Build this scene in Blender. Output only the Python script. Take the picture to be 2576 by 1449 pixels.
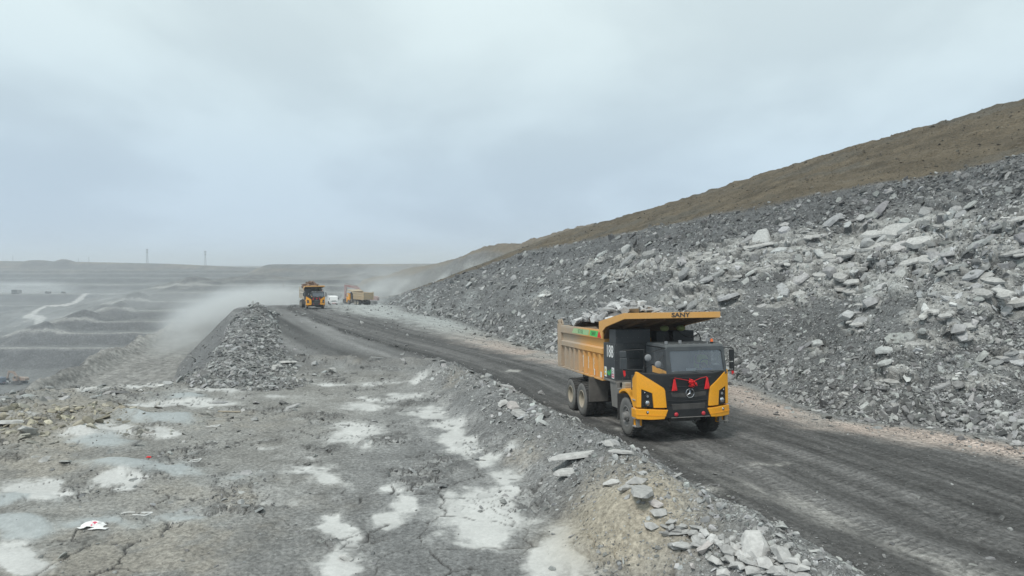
import bpy, bmesh, math, random
import numpy as np
from mathutils import Vector, Matrix, Euler

# ------------------------------------------------------------------ clear
for o in list(bpy.data.objects):
    bpy.data.objects.remove(o, do_unlink=True)
scene = bpy.context.scene
COL = scene.collection

# ------------------------------------------------------------------ camera
CAM_H = 6.0
PITCH = math.atan((724.5 - 666.0) / 1717.0)
cam_d = bpy.data.cameras.new('camera')
cam_d.sensor_width = 36.0
cam_d.lens = 24.0
cam_d.clip_start = 0.1
cam_d.clip_end = 30000.0
cam = bpy.data.objects.new('camera', cam_d)
COL.objects.link(cam)
cam.location = (0, 0, CAM_H)
cam.rotation_euler = (math.pi / 2 - PITCH, 0, 0)
scene.camera = cam

# ------------------------------------------------------------------ sky, sun, exposure
SUN_EL, SUN_AZ = math.radians(58), math.radians(215)     # azimuth clockwise from +Y
world = bpy.data.worlds.new('World')
scene.world = world
world.use_nodes = True
nt = world.node_tree
nt.nodes.clear()
def N(tree, typ, **kw):
    n = tree.nodes.new(typ)
    for k, v in kw.items():
        if k.startswith('i_'):
            key = k[2:]
            key = int(key) if key.isdigit() else key.replace('_', ' ')
            n.inputs[key].default_value = v
        else:
            setattr(n, k, v)
    return n
out = N(nt, 'ShaderNodeOutputWorld')
bg = N(nt, 'ShaderNodeBackground', i_Strength=0.1)
sky = N(nt, 'ShaderNodeTexSky', sky_type='NISHITA', sun_disc=False, sun_elevation=SUN_EL, sun_rotation=SUN_AZ,
        air_density=1.0, dust_density=1.5, ozone_density=1.0)
tc = N(nt, 'ShaderNodeTexCoord')
sep = N(nt, 'ShaderNodeSeparateXYZ')
nt.links.new(tc.outputs['Generated'], sep.inputs[0])
# flat cloud sheet: project the view direction on a plane high above
zc = N(nt, 'ShaderNodeMath', operation='MAXIMUM', i_1=0.0)
nt.links.new(sep.outputs['Z'], zc.inputs[0])
za = N(nt, 'ShaderNodeMath', operation='ADD', i_1=0.34)
nt.links.new(zc.outputs[0], za.inputs[0])
dx = N(nt, 'ShaderNodeMath', operation='DIVIDE'); dy = N(nt, 'ShaderNodeMath', operation='DIVIDE')
nt.links.new(sep.outputs['X'], dx.inputs[0]); nt.links.new(za.outputs[0], dx.inputs[1])
nt.links.new(sep.outputs['Y'], dy.inputs[0]); nt.links.new(za.outputs[0], dy.inputs[1])
cv = N(nt, 'ShaderNodeCombineXYZ')
nt.links.new(dx.outputs[0], cv.inputs[0]); nt.links.new(dy.outputs[0], cv.inputs[1])
mp = N(nt, 'ShaderNodeMapping')
mp.inputs['Scale'].default_value = (0.9, 0.75, 1)
mp.inputs['Rotation'].default_value = (0, 0, math.radians(18))
mp.inputs['Location'].default_value = (3.3, 1.4, 0)
nt.links.new(cv.outputs[0], mp.inputs[0])
n1 = N(nt, 'ShaderNodeTexNoise', i_Scale=1.6, i_Detail=5.0, i_Roughness=0.5, i_Distortion=0.25)
nt.links.new(mp.outputs[0], n1.inputs['Vector'])
cr = N(nt, 'ShaderNodeValToRGB')
nt.links.new(n1.outputs['Fac'], cr.inputs[0])
cr.color_ramp.interpolation = 'EASE'
cr.color_ramp.elements[0].position = 0.37; cr.color_ramp.elements[0].color = (0.865, 0.87, 0.885, 1)
cr.color_ramp.elements[1].position = 0.63; cr.color_ramp.elements[1].color = (1.06, 1.055, 1.05, 1)
# overcast: bluish low down, a darker belt above it, paler overhead
el = N(nt, 'ShaderNodeValToRGB'); el.color_ramp.interpolation = 'B_SPLINE'
nt.links.new(zc.outputs[0], el.inputs[0])
e = el.color_ramp.elements
e[0].position = 0.0; e[0].color = (0.40, 0.505, 0.62, 1)
e[1].position = 1.0; e[1].color = (0.61, 0.69, 0.69, 1)
for p_, c_ in ((0.09, (0.395, 0.492, 0.585, 1)), (0.18, (0.44, 0.535, 0.59, 1)), (0.30, (0.53, 0.62, 0.635, 1)), (0.45, (0.58, 0.665, 0.67, 1))):
    q_ = e.new(p_); q_.color = c_
mx = N(nt, 'ShaderNodeMix', data_type='RGBA', blend_type='MULTIPLY'); mx.inputs['Factor'].default_value = 1.0
nt.links.new(el.outputs[0], mx.inputs['A']); nt.links.new(cr.outputs[0], mx.inputs['B'])
sc10 = N(nt, 'ShaderNodeVectorMath', operation='SCALE'); sc10.inputs['Scale'].default_value = 10.0
nt.links.new(mx.outputs['Result'], sc10.inputs[0])
mx2 = N(nt, 'ShaderNodeMix', data_type='RGBA'); mx2.inputs['Factor'].default_value = 0.94
nt.links.new(sky.outputs[0], mx2.inputs['A']); nt.links.new(sc10.outputs[0], mx2.inputs['B'])
nt.links.new(mx2.outputs['Result'], bg.inputs['Color'])
nt.links.new(bg.outputs[0], out.inputs['Surface'])

sun_d = bpy.data.lights.new('sun', 'SUN')
sun_d.energy = 1.5
sun_d.angle = math.radians(14)
sun_d.color = (1.0, 0.965, 0.91)
sun = bpy.data.objects.new('sun', sun_d)
COL.objects.link(sun)
dirs = Vector((math.sin(SUN_AZ) * math.cos(SUN_EL), math.cos(SUN_AZ) * math.cos(SUN_EL), math.sin(SUN_EL)))
sun.rotation_euler = (-dirs).to_track_quat('-Z', 'Y').to_euler()
sun.location = dirs * 60

vs = scene.view_settings
vs.view_transform = 'Standard'; vs.look = 'None'; vs.exposure = 0.49; vs.gamma = 1.0; vs.use_curve_mapping = False
scene.cycles.max_bounces = 8
scene.cycles.volume_bounces = 1
scene.cycles.transparent_max_bounces = 16
scene.cycles.use_denoising = True

# ------------------------------------------------------------------ helpers: numbers
rng = np.random.default_rng(7)
def _h(ix, iy, seed):
    h = (ix.astype(np.int64) * 374761393 + iy.astype(np.int64) * 668265263 + seed * 1274126177) & 0xFFFFFFFF
    h = ((h ^ (h >> 13)) * 1274126177) & 0xFFFFFFFF
    h = ((h ^ (h >> 16)) * 2246822519) & 0xFFFFFFFF
    return ((h ^ (h >> 15)) & 0xFFFFFF).astype(np.float64) / 16777216.0
def vn(x, y, seed=0):
    """smooth noise, about -1..1"""
    x = np.asarray(x, float); y = np.asarray(y, float)
    ix = np.floor(x); iy = np.floor(y); fx = x - ix; fy = y - iy
    ux = fx * fx * fx * (fx * (fx * 6 - 15) + 10); uy = fy * fy * fy * (fy * (fy * 6 - 15) + 10)
    r = 0
    for a in (0, 1):
        for b in (0, 1):
            ang = _h(ix + a, iy + b, seed) * 2 * np.pi
            g = np.cos(ang) * (fx - a) + np.sin(ang) * (fy - b)
            r = r + g * (ux if a else 1 - ux) * (uy if b else 1 - uy)
    return r * 1.5
def fbm(x, y, seed=0, oct=4, rough=0.5):
    r, a, t = 0, 1.0, 0
    for k in range(oct):
        r = r + a * vn(x * 2 ** k + 17.3 * k, y * 2 ** k - 9.1 * k, seed + k)
        t += a; a *= rough
    return r / t * 1.3
def ridge(x, y, seed=0, oct=3):
    r, a, t = 0, 1.0, 0
    for k in range(oct):
        r = r + a * (1 - 2 * np.abs(vn(x * 2 ** k, y * 2 ** k, seed + k)))
        t += a; a *= 0.5
    return r / t
def voro(x, y, seed=0):
    """F1, F2 and a random number per cell"""
    ix = np.floor(x); iy = np.floor(y)
    d1 = np.full(x.shape, 9.0); d2 = np.full(x.shape, 9.0); cid = np.zeros(x.shape)
    for a in (-1, 0, 1):
        for b in (-1, 0, 1):
            cx = ix + a; cy = iy + b
            px = cx + _h(cx, cy, seed); py = cy + _h(cx, cy, seed + 5)
            d = np.hypot(px - x, py - y)
            m = d < d1
            d2 = np.where(m, d1, np.minimum(d2, d)); cid = np.where(m, _h(cx, cy, seed + 9), cid)
            d1 = np.where(m, d, d1)
    return d1, d2, cid
def sst(a, b, x):
    t = np.clip((x - a) / (b - a), 0, 1)
    return t * t * (3 - 2 * t)
def mixc(A, B, m):
    return A * (1 - m[..., None]) + np.asarray(B, float) * m[..., None]

# ------------------------------------------------------------------ camera rays used to survey the site (measured on the photo's 2576 px wide view)
FW = np.array([0, math.cos(PITCH), -math.sin(PITCH)]); UP = np.array([0, math.sin(PITCH), math.cos(PITCH)])
def ray(px, py):
    return FW + np.array([1.0, 0, 0]) * (px - 1288) / 1717 + UP * (724.5 - py) / 1717
def project(P):
    P = np.asarray(P, float); d = P - np.array([0, 0, CAM_H]); f = d @ FW
    return 1288 + 1717 * d[..., 0] / f, 724.5 - 1717 * (d @ UP) / f
_gy = np.array([-50, 22, 26, 30, 35, 45, 60, 90, 124, 160, 200, 240, 300, 380, 500])
_gz = np.array([0, 0, -.14, -.34, -.52, -.72, -.95, -1.45, -2.15, -3.6, -5.7, -8.0, -12., -16., -20.])
_gyf = np.linspace(-50, 500, 2201)
_gzf = np.convolve(np.pad(np.interp(_gyf, _gy, _gz), 12, mode='edge'), np.ones(25) / 25, mode='valid')
def G(y):
    return np.interp(y, _gyf, _gzf)
def gp(px, py):
    """point of the smooth base ground seen at a photo position"""
    d = ray(px, py)
    lo, hi = 3.0, 3.0
    while hi < 230 and (CAM_H + d[2] * hi) > G(d[1] * hi):
        lo = hi; hi *= 1.02
    for _ in range(30):
        m = (lo + hi) / 2
        if CAM_H + d[2] * m > G(d[1] * m): lo = m
        else: hi = m
    return np.array([d[0] * lo, d[1] * lo])
def spline(pts, n=12):
    P = np.asarray(pts, float); P = np.vstack([2 * P[0] - P[1], P, 2 * P[-1] - P[-2]]); o = []
    for i in range(1, len(P) - 2):
        for t in np.linspace(0, 1, n, endpoint=False):
            a, b, c, d = P[i - 1], P[i], P[i + 1], P[i + 2]
            o.append(.5 * ((2 * b) + (c - a) * t + (2 * a - 5 * b + 4 * c - d) * t * t + (3 * b - a - 3 * c + d) * t ** 3))
    o.append(P[-2]); return np.array(o)
def curve_st(x, y, C):
    """arc length and signed distance (positive to the right of travel) to a polyline"""
    sh = x.shape; x = x.ravel(); y = y.ravel()
    best = np.full(x.shape, 1e18); s = np.zeros(x.shape); sg = np.ones(x.shape); L = 0.0
    n = len(C) - 1
    for i in range(n):
        a, b = C[i], C[i + 1]; ab = b - a; l = np.hypot(*ab)
        if l < 1e-6: continue
        t = ((x - a[0]) * ab[0] + (y - a[1]) * ab[1]) / l ** 2
        tc_ = np.clip(t, 0, 1)
        dx_ = x - a[0] - ab[0] * tc_; dy_ = y - a[1] - ab[1] * tc_
        d = dx_ * dx_ + dy_ * dy_
        m = d < best
        best = np.where(m, d, best)
        tt = t if 0 < i < n - 1 else (np.minimum(t, 1) if i == 0 else np.maximum(t, 0))
        s = np.where(m, L + tc_ * l, s)
        sg = np.where(m, np.sign((x - a[0]) * ab[1] - (y - a[1]) * ab[0]), sg)
        L += l
    return s.reshape(sh), (np.sqrt(best) * sg).reshape(sh)

# ------------------------------------------------------------------ helpers: meshes
def np_mesh(name, V, loops, starts, col=None, smooth=True, extra=None):
    me = bpy.data.meshes.new(name)
    me.vertices.add(len(V)); me.vertices.foreach_set('co', np.ascontiguousarray(V, dtype=np.float32).ravel())
    me.loops.add(len(loops)); me.loops.foreach_set('vertex_index', np.ascontiguousarray(loops, dtype=np.int32))
    me.polygons.add(len(starts)); me.polygons.foreach_set('loop_start', np.ascontiguousarray(starts, dtype=np.int32))
    me.update(calc_edges=True)
    me.polygons.foreach_set('use_smooth', np.full(len(starts), smooth, dtype=bool))
    if col is not None:
        c = np.ones((len(V), 4), dtype=np.float32); c[:, :3] = col
        a = me.attributes.new('col', 'FLOAT_COLOR', 'POINT'); a.data.foreach_set('color', c.ravel())
    for k, v in (extra or {}).items():
        if v.ndim == 1:
            a = me.attributes.new(k, 'FLOAT', 'POINT'); a.data.foreach_set('value', v.astype(np.float32))
        else:
            a = me.attributes.new(k, 'FLOAT_VECTOR', 'POINT'); a.data.foreach_set('vector', v.astype(np.float32).ravel())
    me.validate()
    return me
def grid_object(name, P, col, mat, fmask=None, extra=None, parent=None, kind='structure'):
    """P: rows x cols x 3"""
    R, Cc = P.shape[:2]
    idx = np.arange(R * Cc).reshape(R, Cc)
    q = np.stack([idx[:-1, :-1], idx[:-1, 1:], idx[1:, 1:], idx[1:, :-1]], -1).reshape(-1, 4)
    if fmask is not None:
        q = q[fmask.ravel()]
    used = np.unique(q); remap = np.zeros(R * Cc, dtype=np.int64); remap[used] = np.arange(len(used))
    q = remap[q]
    V = P.reshape(-1, 3)[used]; c = col.reshape(-1, 3)[used]
    ex = {k: (v.reshape(R * Cc, -1)[used] if v.ndim == 3 else v.ravel()[used]) for k, v in (extra or {}).items()}
    me = np_mesh(name, V, q.ravel(), np.arange(len(q)) * 4, c, True, ex)
    me.materials.append(mat)
    o = bpy.data.objects.new(name, me); COL.objects.link(o)
    if kind: o['kind'] = kind
    if parent: o.parent = parent
    return o

# ------------------------------------------------------------------ materials
def new_mat(name):
    m = bpy.data.materials.new(name); m.use_nodes = True
    t = m.node_tree; b = t.nodes['Principled BSDF']
    return m, t, b
def ground_material(name, bump=1.0, scale=1.0, streak=False, rough=0.95):
    m, t, b = new_mat(name); L = t.links.new
    at = N(t, 'ShaderNodeAttribute', attribute_name='col')
    g = N(t, 'ShaderNodeNewGeometry')
    na = N(t, 'ShaderNodeTexNoise', i_Scale=9.0 * scale, i_Detail=6.0, i_Roughness=0.65)
    nb = N(t, 'ShaderNodeTexNoise', i_Scale=1.1 * scale, i_Detail=5.0, i_Roughness=0.6)
    vo = N(t, 'ShaderNodeTexVoronoi', i_Scale=14.0 * scale); vo.feature = 'F1'
    for n in (na, nb, vo): L(g.outputs['Position'], n.inputs['Vector'])
    r1 = N(t, 'ShaderNodeMapRange'); r1.inputs['From Min'].default_value = .3; r1.inputs['From Max'].default_value = .7
    r1.inputs['To Min'].default_value = .60; r1.inputs['To Max'].default_value = 1.38
    L(na.outputs['Fac'], r1.inputs['Value'])
    r2 = N(t, 'ShaderNodeMapRange'); r2.inputs['From Min'].default_value = .3; r2.inputs['From Max'].default_value = .7
    r2.inputs['To Min'].default_value = .88; r2.inputs['To Max'].default_value = 1.12
    L(nb.outputs['Fac'], r2.inputs['Value'])
    mu = N(t, 'ShaderNodeMath', operation='MULTIPLY'); L(r1.outputs[0], mu.inputs[0]); L(r2.outputs[0], mu.inputs[1])
    # single pale and dark chips, one colour per cell
    r3 = N(t, 'ShaderNodeSeparateColor'); L(vo.outputs['Color'], r3.inputs[0])
    r4 = N(t, 'ShaderNodeMapRange'); r4.inputs['From Min'].default_value = .0; r4.inputs['From Max'].default_value = 1.
    r4.inputs['To Min'].default_value = .86; r4.inputs['To Max'].default_value = 1.14
    L(r3.outputs[0], r4.inputs['Value'])
    mu2 = N(t, 'ShaderNodeMath', operation='MULTIPLY'); L(mu.outputs[0], mu2.inputs[0]); L(r4.outputs[0], mu2.inputs[1])
    fac = mu2
    if streak:
        st = N(t, 'ShaderNodeAttribute', attribute_name='st')
        mp_ = N(t, 'ShaderNodeMapping'); mp_.inputs['Scale'].default_value = (0.09, 2.6, 1)
        L(st.outputs['Vector'], mp_.inputs[0])
        ns = N(t, 'ShaderNodeTexNoise', i_Scale=1.0, i_Detail=6.0, i_Roughness=0.62, i_Distortion=.5); L(mp_.outputs[0], ns.inputs['Vector'])
        r5 = N(t, 'ShaderNodeMapRange'); r5.inputs['From Min'].default_value = .32; r5.inputs['From Max'].default_value = .7
        r5.inputs['To Min'].default_value = .72; r5.inputs['To Max'].default_value = 1.32
        L(ns.outputs['Fac'], r5.inputs['Value'])
        mu3 = N(t, 'ShaderNodeMath', operation='MULTIPLY'); L(mu2.outputs[0], mu3.inputs[0]); L(r5.outputs[0], mu3.inputs[1]); fac = mu3
    so = N(t, 'ShaderNodeAttribute', attribute_name='soft')
    sk_ = N(t, 'ShaderNodeMapRange'); sk_.inputs['To Min'].default_value = 1.0; sk_.inputs['To Max'].default_value = .22; L(so.outputs['Fac'], sk_.inputs['Value'])
    fm1 = N(t, 'ShaderNodeMath', operation='SUBTRACT'); L(fac.outputs[0], fm1.inputs[0]); fm1.inputs[1].default_value = 1.0
    fm2 = N(t, 'ShaderNodeMath', operation='MULTIPLY_ADD'); L(fm1.outputs[0], fm2.inputs[0]); L(sk_.outputs[0], fm2.inputs[1]); fm2.inputs[2].default_value = 1.0
    sc = N(t, 'ShaderNodeVectorMath', operation='SCALE'); L(at.outputs['Color'], sc.inputs[0]); L(fm2.outputs[0], sc.inputs['Scale'])
    L(sc.outputs[0], b.inputs['Base Color'])
    b.inputs['Roughness'].default_value = rough; b.inputs['Specular IOR Level'].default_value = 0.15
    bm1 = N(t, 'ShaderNodeBump', i_Strength=0.95 * bump, i_Distance=0.07 / scale); L(na.outputs['Fac'], bm1.inputs['Height'])
    bm2 = N(t, 'ShaderNodeBump', i_Strength=0.5 * bump, i_Distance=0.035 / scale); bm2.invert = True
    L(vo.outputs['Distance'], bm2.inputs['Height']); L(bm1.outputs[0], bm2.inputs['Normal'])
    for bq, st_v in ((bm1, .95 * bump), (bm2, .5 * bump)):
        ms_ = N(t, 'ShaderNodeMath', operation='MULTIPLY'); L(sk_.outputs[0], ms_.inputs[0]); ms_.inputs[1].default_value = st_v; L(ms_.outputs[0], bq.inputs['Strength'])
    last = bm2
    if streak:
        mw = N(t, 'ShaderNodeMapping'); mw.inputs['Scale'].default_value = (1.0, .55, 1); L(st.outputs['Vector'], mw.inputs[0])
        wv = N(t, 'ShaderNodeTexWave', i_Scale=1.25, i_Distortion=5.5, i_Detail=3.0); wv.inputs['Detail Scale'].default_value = 2.5; L(mw.outputs[0], wv.inputs['Vector'])
        mm = N(t, 'ShaderNodeMapping'); mm.inputs['Scale'].default_value = (.05, .9, 1); mm.inputs['Location'].default_value = (3, 5, 0); L(st.outputs['Vector'], mm.inputs[0])
        nm = N(t, 'ShaderNodeTexNoise', i_Scale=1.0, i_Detail=2.0); L(mm.outputs[0], nm.inputs['Vector'])
        rm_ = N(t, 'ShaderNodeMapRange'); rm_.inputs['From Min'].default_value = .42; rm_.inputs['From Max'].default_value = .6; L(nm.outputs['Fac'], rm_.inputs['Value'])
        mw2 = N(t, 'ShaderNodeMath', operation='MULTIPLY'); L(wv.outputs['Fac'], mw2.inputs[0]); L(rm_.outputs[0], mw2.inputs[1])
        cd_ = N(t, 'ShaderNodeMath', operation='MULTIPLY_ADD'); L(mw2.outputs[0], cd_.inputs[0]); cd_.inputs[1].default_value = .30; cd_.inputs[2].default_value = .88
        sc2 = N(t, 'ShaderNodeVectorMath', operation='SCALE'); L(sc.outputs[0], sc2.inputs[0]); L(cd_.outputs[0], sc2.inputs['Scale']); L(sc2.outputs[0], b.inputs['Base Color'])
        b3 = N(t, 'ShaderNodeBump', i_Strength=.7, i_Distance=.06); L(mw2.outputs[0], b3.inputs['Height']); L(bm2.outputs[0], b3.inputs['Normal']); last = b3
    L(last.outputs[0], b.inputs['Normal'])
    return m
M_ground = ground_material('crushed_rock_ground')
M_road = ground_material('packed_coal_road', bump=.75, streak=True)
M_bank = ground_material('shale_bank', bump=1.0, scale=.8)
M_far = ground_material('far_pit_ground', bump=.8, scale=.12)
def rock_material(name, attr):
    m, t, b = new_mat(name); L = t.links.new
    if attr:
        src = N(t, 'ShaderNodeAttribute', attribute_name='col').outputs['Color']
    else:
        src = N(t, 'ShaderNodeObjectInfo').outputs['Color']
    tcn = N(t, 'ShaderNodeNewGeometry')
    na = N(t, 'ShaderNodeTexNoise', i_Scale=7.0, i_Detail=6.0, i_Roughness=0.65); L(tcn.outputs['Position'], na.inputs['Vector'])
    r1 = N(t, 'ShaderNodeMapRange'); r1.inputs['From Min'].default_value = .3; r1.inputs['From Max'].default_value = .7
    r1.inputs['To Min'].default_value = .72; r1.inputs['To Max'].default_value = 1.22
    L(na.outputs['Fac'], r1.inputs['Value'])
    sc = N(t, 'ShaderNodeVectorMath', operation='SCALE'); L(src, sc.inputs[0]); L(r1.outputs[0], sc.inputs['Scale'])
    L(sc.outputs[0], b.inputs['Base Color'])
    b.inputs['Roughness'].default_value = .92; b.inputs['Specular IOR Level'].default_value = 0.2
    bm = N(t, 'ShaderNodeBump', i_Strength=.6, i_Distance=.04); L(na.outputs['Fac'], bm.inputs['Height']); L(bm.outputs[0], b.inputs['Normal'])
    return m
M_rock_a = rock_material('rubble_rock', True)
M_rock = rock_material('single_rock', False)

# ------------------------------------------------------------------ survey lines
toe = [(31., -8.), (26.8, 4.), (22.6, 13.5)] + [tuple(gp(*p)) for p in ((2576, 1112), (2330, 1072), (2100, 1045), (1870, 962), (1640, 935), (1430, 893), (1270, 850), (1150, 805))] + \
      [(-17.5, 118), (-24, 150), (-31, 180), (-37, 208), (-45, 245), (-58, 290), (-75, 340)]
TOE = spline(toe, 10)
road_l = [(15.2, -6.), (12.6, 0.), (9.6, 7.)] + [tuple(gp(*p)) for p in ((2080, 1449), (1800, 1290), (1560, 1150), (1400, 1060), (1300, 1010), (1200, 950), (1080, 905), (950, 865), (850, 832), (775, 802), (722, 778))] + [(-62, 190), (-80, 240)]
ROADL = spline(road_l, 10)
berm_c = [(11.6, -6.), (9.2, 0.), (7.2, 6.)] + [tuple(gp(*p)) for p in ((1930, 1475), (1680, 1330), (1500, 1190), (1380, 1115), (1290, 1060), (1215, 1010), (1140, 962), (1090, 935))]
BERM = spline(berm_c, 10)
EB = spline([(-13.3, 37.2), (-15.6, 38.2), (-16.2, 41.5), (-17.3, 45), (-23.2, 60), (-30.4, 80), (-36.5, 97), (-40.2, 108)], 10)
EDGE = spline([(-60, 20), (-42, 28)] + [(-26.5, 32.6), (-22.9, 35.2), (-19.4, 36.8), (-18.7, 39.8), (-19.9, 45), (-25.6, 60), (-33.0, 80), (-42.4, 105), (-50, 122), (-74, 190), (-95, 250)], 10)
RAMP = spline([(-40, 20, -15.), (-44, 45, -14.4), (-50, 72, -12.9), (-55.5, 95, -11.2), (-60, 120, -9.9), (-65, 150, -8.5), (-72, 190, -6.4), (-84, 235, -8.0), (-100, 290, -14)], 10)

# patches of ground measured on the photo: px, py, half width, half height (px), strength
WHITE = [(893, 1092, 62, 26, 1), (1025, 1000, 42, 9, .9), (1045, 962, 50, 7, .7), (1078, 1040, 46, 16, .95), (1112, 1070, 40, 18, .9), (1150, 1105, 48, 30, 1), (1185, 1140, 30, 18, .8),
         (1205, 1300, 125, 62, 1), (1130, 1262, 50, 22, .75), (1390, 1395, 55, 60, .9), (1300, 1245, 50, 26, .75), (1270, 1200, 35, 18, .6), (1240, 1165, 30, 12, .6), (1440, 1440, 40, 30, .7),
         (862, 1345, 42, 50, 1), (868, 1425, 75, 40, .8), (815, 1200, 42, 20, .8), (780, 1155, 50, 9, .5), (765, 1180, 60, 8, .5), (990, 1300, 26, 34, .85), (975, 1235, 40, 14, .6),
         (905, 1022, 52, 9, .9), (925, 1006, 42, 6, .8), (835, 967, 42, 5, .8), (470, 1016, 110, 10, 1), (540, 986, 75, 5, .8), (380, 1022, 40, 8, .7), (130, 972, 100, 4, .8), (330, 982, 60, 4, .6),
         (225, 985, 70, 4, .6), (408, 1094, 48, 8, 1), (290, 1217, 56, 13, 1), (78, 1232, 72, 22, 1), (45, 1400, 90, 32, 1), (262, 1096, 55, 14, .9), (205, 1108, 40, 10, .6), (640, 944, 70, 4, .7),
         (560, 955, 50, 4, .5), (40, 1062, 60, 7, .6), (690, 1130, 60, 5, .35), (740, 1240, 70, 12, .35), (680, 1000, 60, 5, .35), (1180, 1370, 90, 14, .5), (930, 965, 40, 4, .5), (1290, 1150, 22, 10, .6)]
BLUE = [(430, 1064, 80, 14, 1, .16), (262, 1120, 78, 13, 1, .12), (300, 1178, 100, 17, 1, .25), (60, 1256, 85, 16, 1, .14), (60, 1318, 110, 24, 1, .26), (270, 1318, 110, 22, .8, .1), (440, 1182, 80, 10, .7, .08),
        (640, 965, 62, 7, .8, .16), (470, 1002, 60, 8, .6, .12), (560, 950, 45, 5, .8, .22), (470, 1300, 90, 18, .5, .03), (600, 1200, 90, 16, .3, .03), (330, 1062, 50, 8, .4, .1)]
TAN = [(1560, 1330, 130, 85, 1), (1650, 1410, 120, 50, 1), (90, 1075, 190, 60, .95), (230, 1040, 130, 35, .8), (1330, 1170, 60, 40, .5), (1150, 985, 40, 20, .5), (400, 1330, 250, 60, .6), (300, 1420, 260, 50, .7), (120, 980, 190, 14, .6), (850, 905, 110, 12, .5),
       (560, 1240, 200, 30, .5), (130, 1170, 160, 30, .6), (1030, 908, 60, 8, .4), (560, 1060, 150, 20, .35), (90, 1120, 150, 24, .8)]
def blobs(x, y, items, seed, wob=.35):
    """patch masks measured in the photo, laid out on the ground with ragged edges"""
    f = np.full(x.shape, -2.0); out_ = []
    wx = x + .55 * fbm(x * .6, y * .6, seed, 4); wy = y + .8 * fbm(x * .6 + 40, y * .6, seed + 3, 4)
    for it in items:
        px, py, rx, ry, st = it[:5]
        c = gp(px, py); a = gp(px, py - ry); b_ = gp(px, py + ry)
        sx = rx / 1717 * c[1]; sy = abs(a[1] - b_[1]) / 2
        cy = (a[1] + b_[1]) / 2; dirx = c[0] / c[1]
        xx = (wx - c[0] - dirx * (wy - c[1])) / sx; yy = (wy - cy) / sy
        f = np.maximum(f, st * (1.12 - np.hypot(xx, yy)) - (1 - st) * .25)
        if len(it) > 5:
            x2 = (x - c[0] - dirx * (y - c[1])) / sx; y2 = (y - cy) / sy
            out_.append((np.exp(-(x2 * x2 + y2 * y2) * 1.1), it[5]))
    soft = .5 + .5 * vn(x * .35, y * .3, seed + 21)
    n = wob * (1.0 * fbm(x * .9, y * .75, seed + 8, 3) + .42 * fbm(x * 3.4, y * 3.0, seed + 12, 3) + .10 * vn(x * 11, y * 9, seed + 15))
    m = np.clip((f + n + .10 + .25 * soft) / (.35 + .6 * soft), 0, 1); m = m * m * (3 - 2 * m)
    m = np.maximum(m, .34 * sst(-.55, .25, f + 1.3 * n))
    return (m, out_) if out_ else m

C_GREY = np.array([.212, .214, .211]); C_DARK = np.array([.098, .097, .095]); C_WHITE = np.array([.50, .50, .485])
C_BLUE = np.array([.37, .40, .405]); C_TAN = np.array([.305, .282, .245]); C_PINK = np.array([.42, .345, .30])

def edge_drop(x, y):
    """plateau outer edge: distance outside of it (positive = over the pit)"""
    s, t = curve_st(x, y, EDGE)
    return s, -t
def berm_shape(x, y):
    s, t = curve_st(x, y, BERM)
    sb, _ = curve_st(np.array([BERM[-1][0]]), np.array([BERM[-1][1]]), BERM)
    end = sst(0, 2.5, sb[0] - s)
    hgt = (1.05 + .25 * vn(s * .22, s * 0, 5) + .12 * vn(s * .9, s * 0, 6)) * (.35 + .65 * end)
    w = 2.15 + .35 * vn(s * .3, s * 0, 8)
    prof = np.clip(1 - np.abs(t + .25 * vn(s * .5, s * 0, 3)) / w, 0, 1)
    return s, t, hgt * prof ** .85 * np.where(s >= sb[0] - .01, np.exp(-(t * t) / 2) * .6, 1), prof
def edge_berm(x, y):
    s, t = curve_st(x, y, EB)
    L = np.sum(np.hypot(*np.diff(EB, axis=0).T))
    hgt = np.interp(s, [0, 3, 9, 16, 30, 50, L - 8, L], [.2, .35, .6, .75, .95, 1.45, 1.9, .9]) * (1 + .16 * vn(s * .35, s * 0, 15))
    w = np.interp(s, [0, 6, 14, 30, L], [2.2, 3.0, 2.6, 2.6, 3.0])
    return s, t, hgt * np.clip(1.06 - np.abs(t) / w, 0, 1) ** .9, np.clip(1 - np.abs(t) / (w * 1.05), 0, 1)

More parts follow.
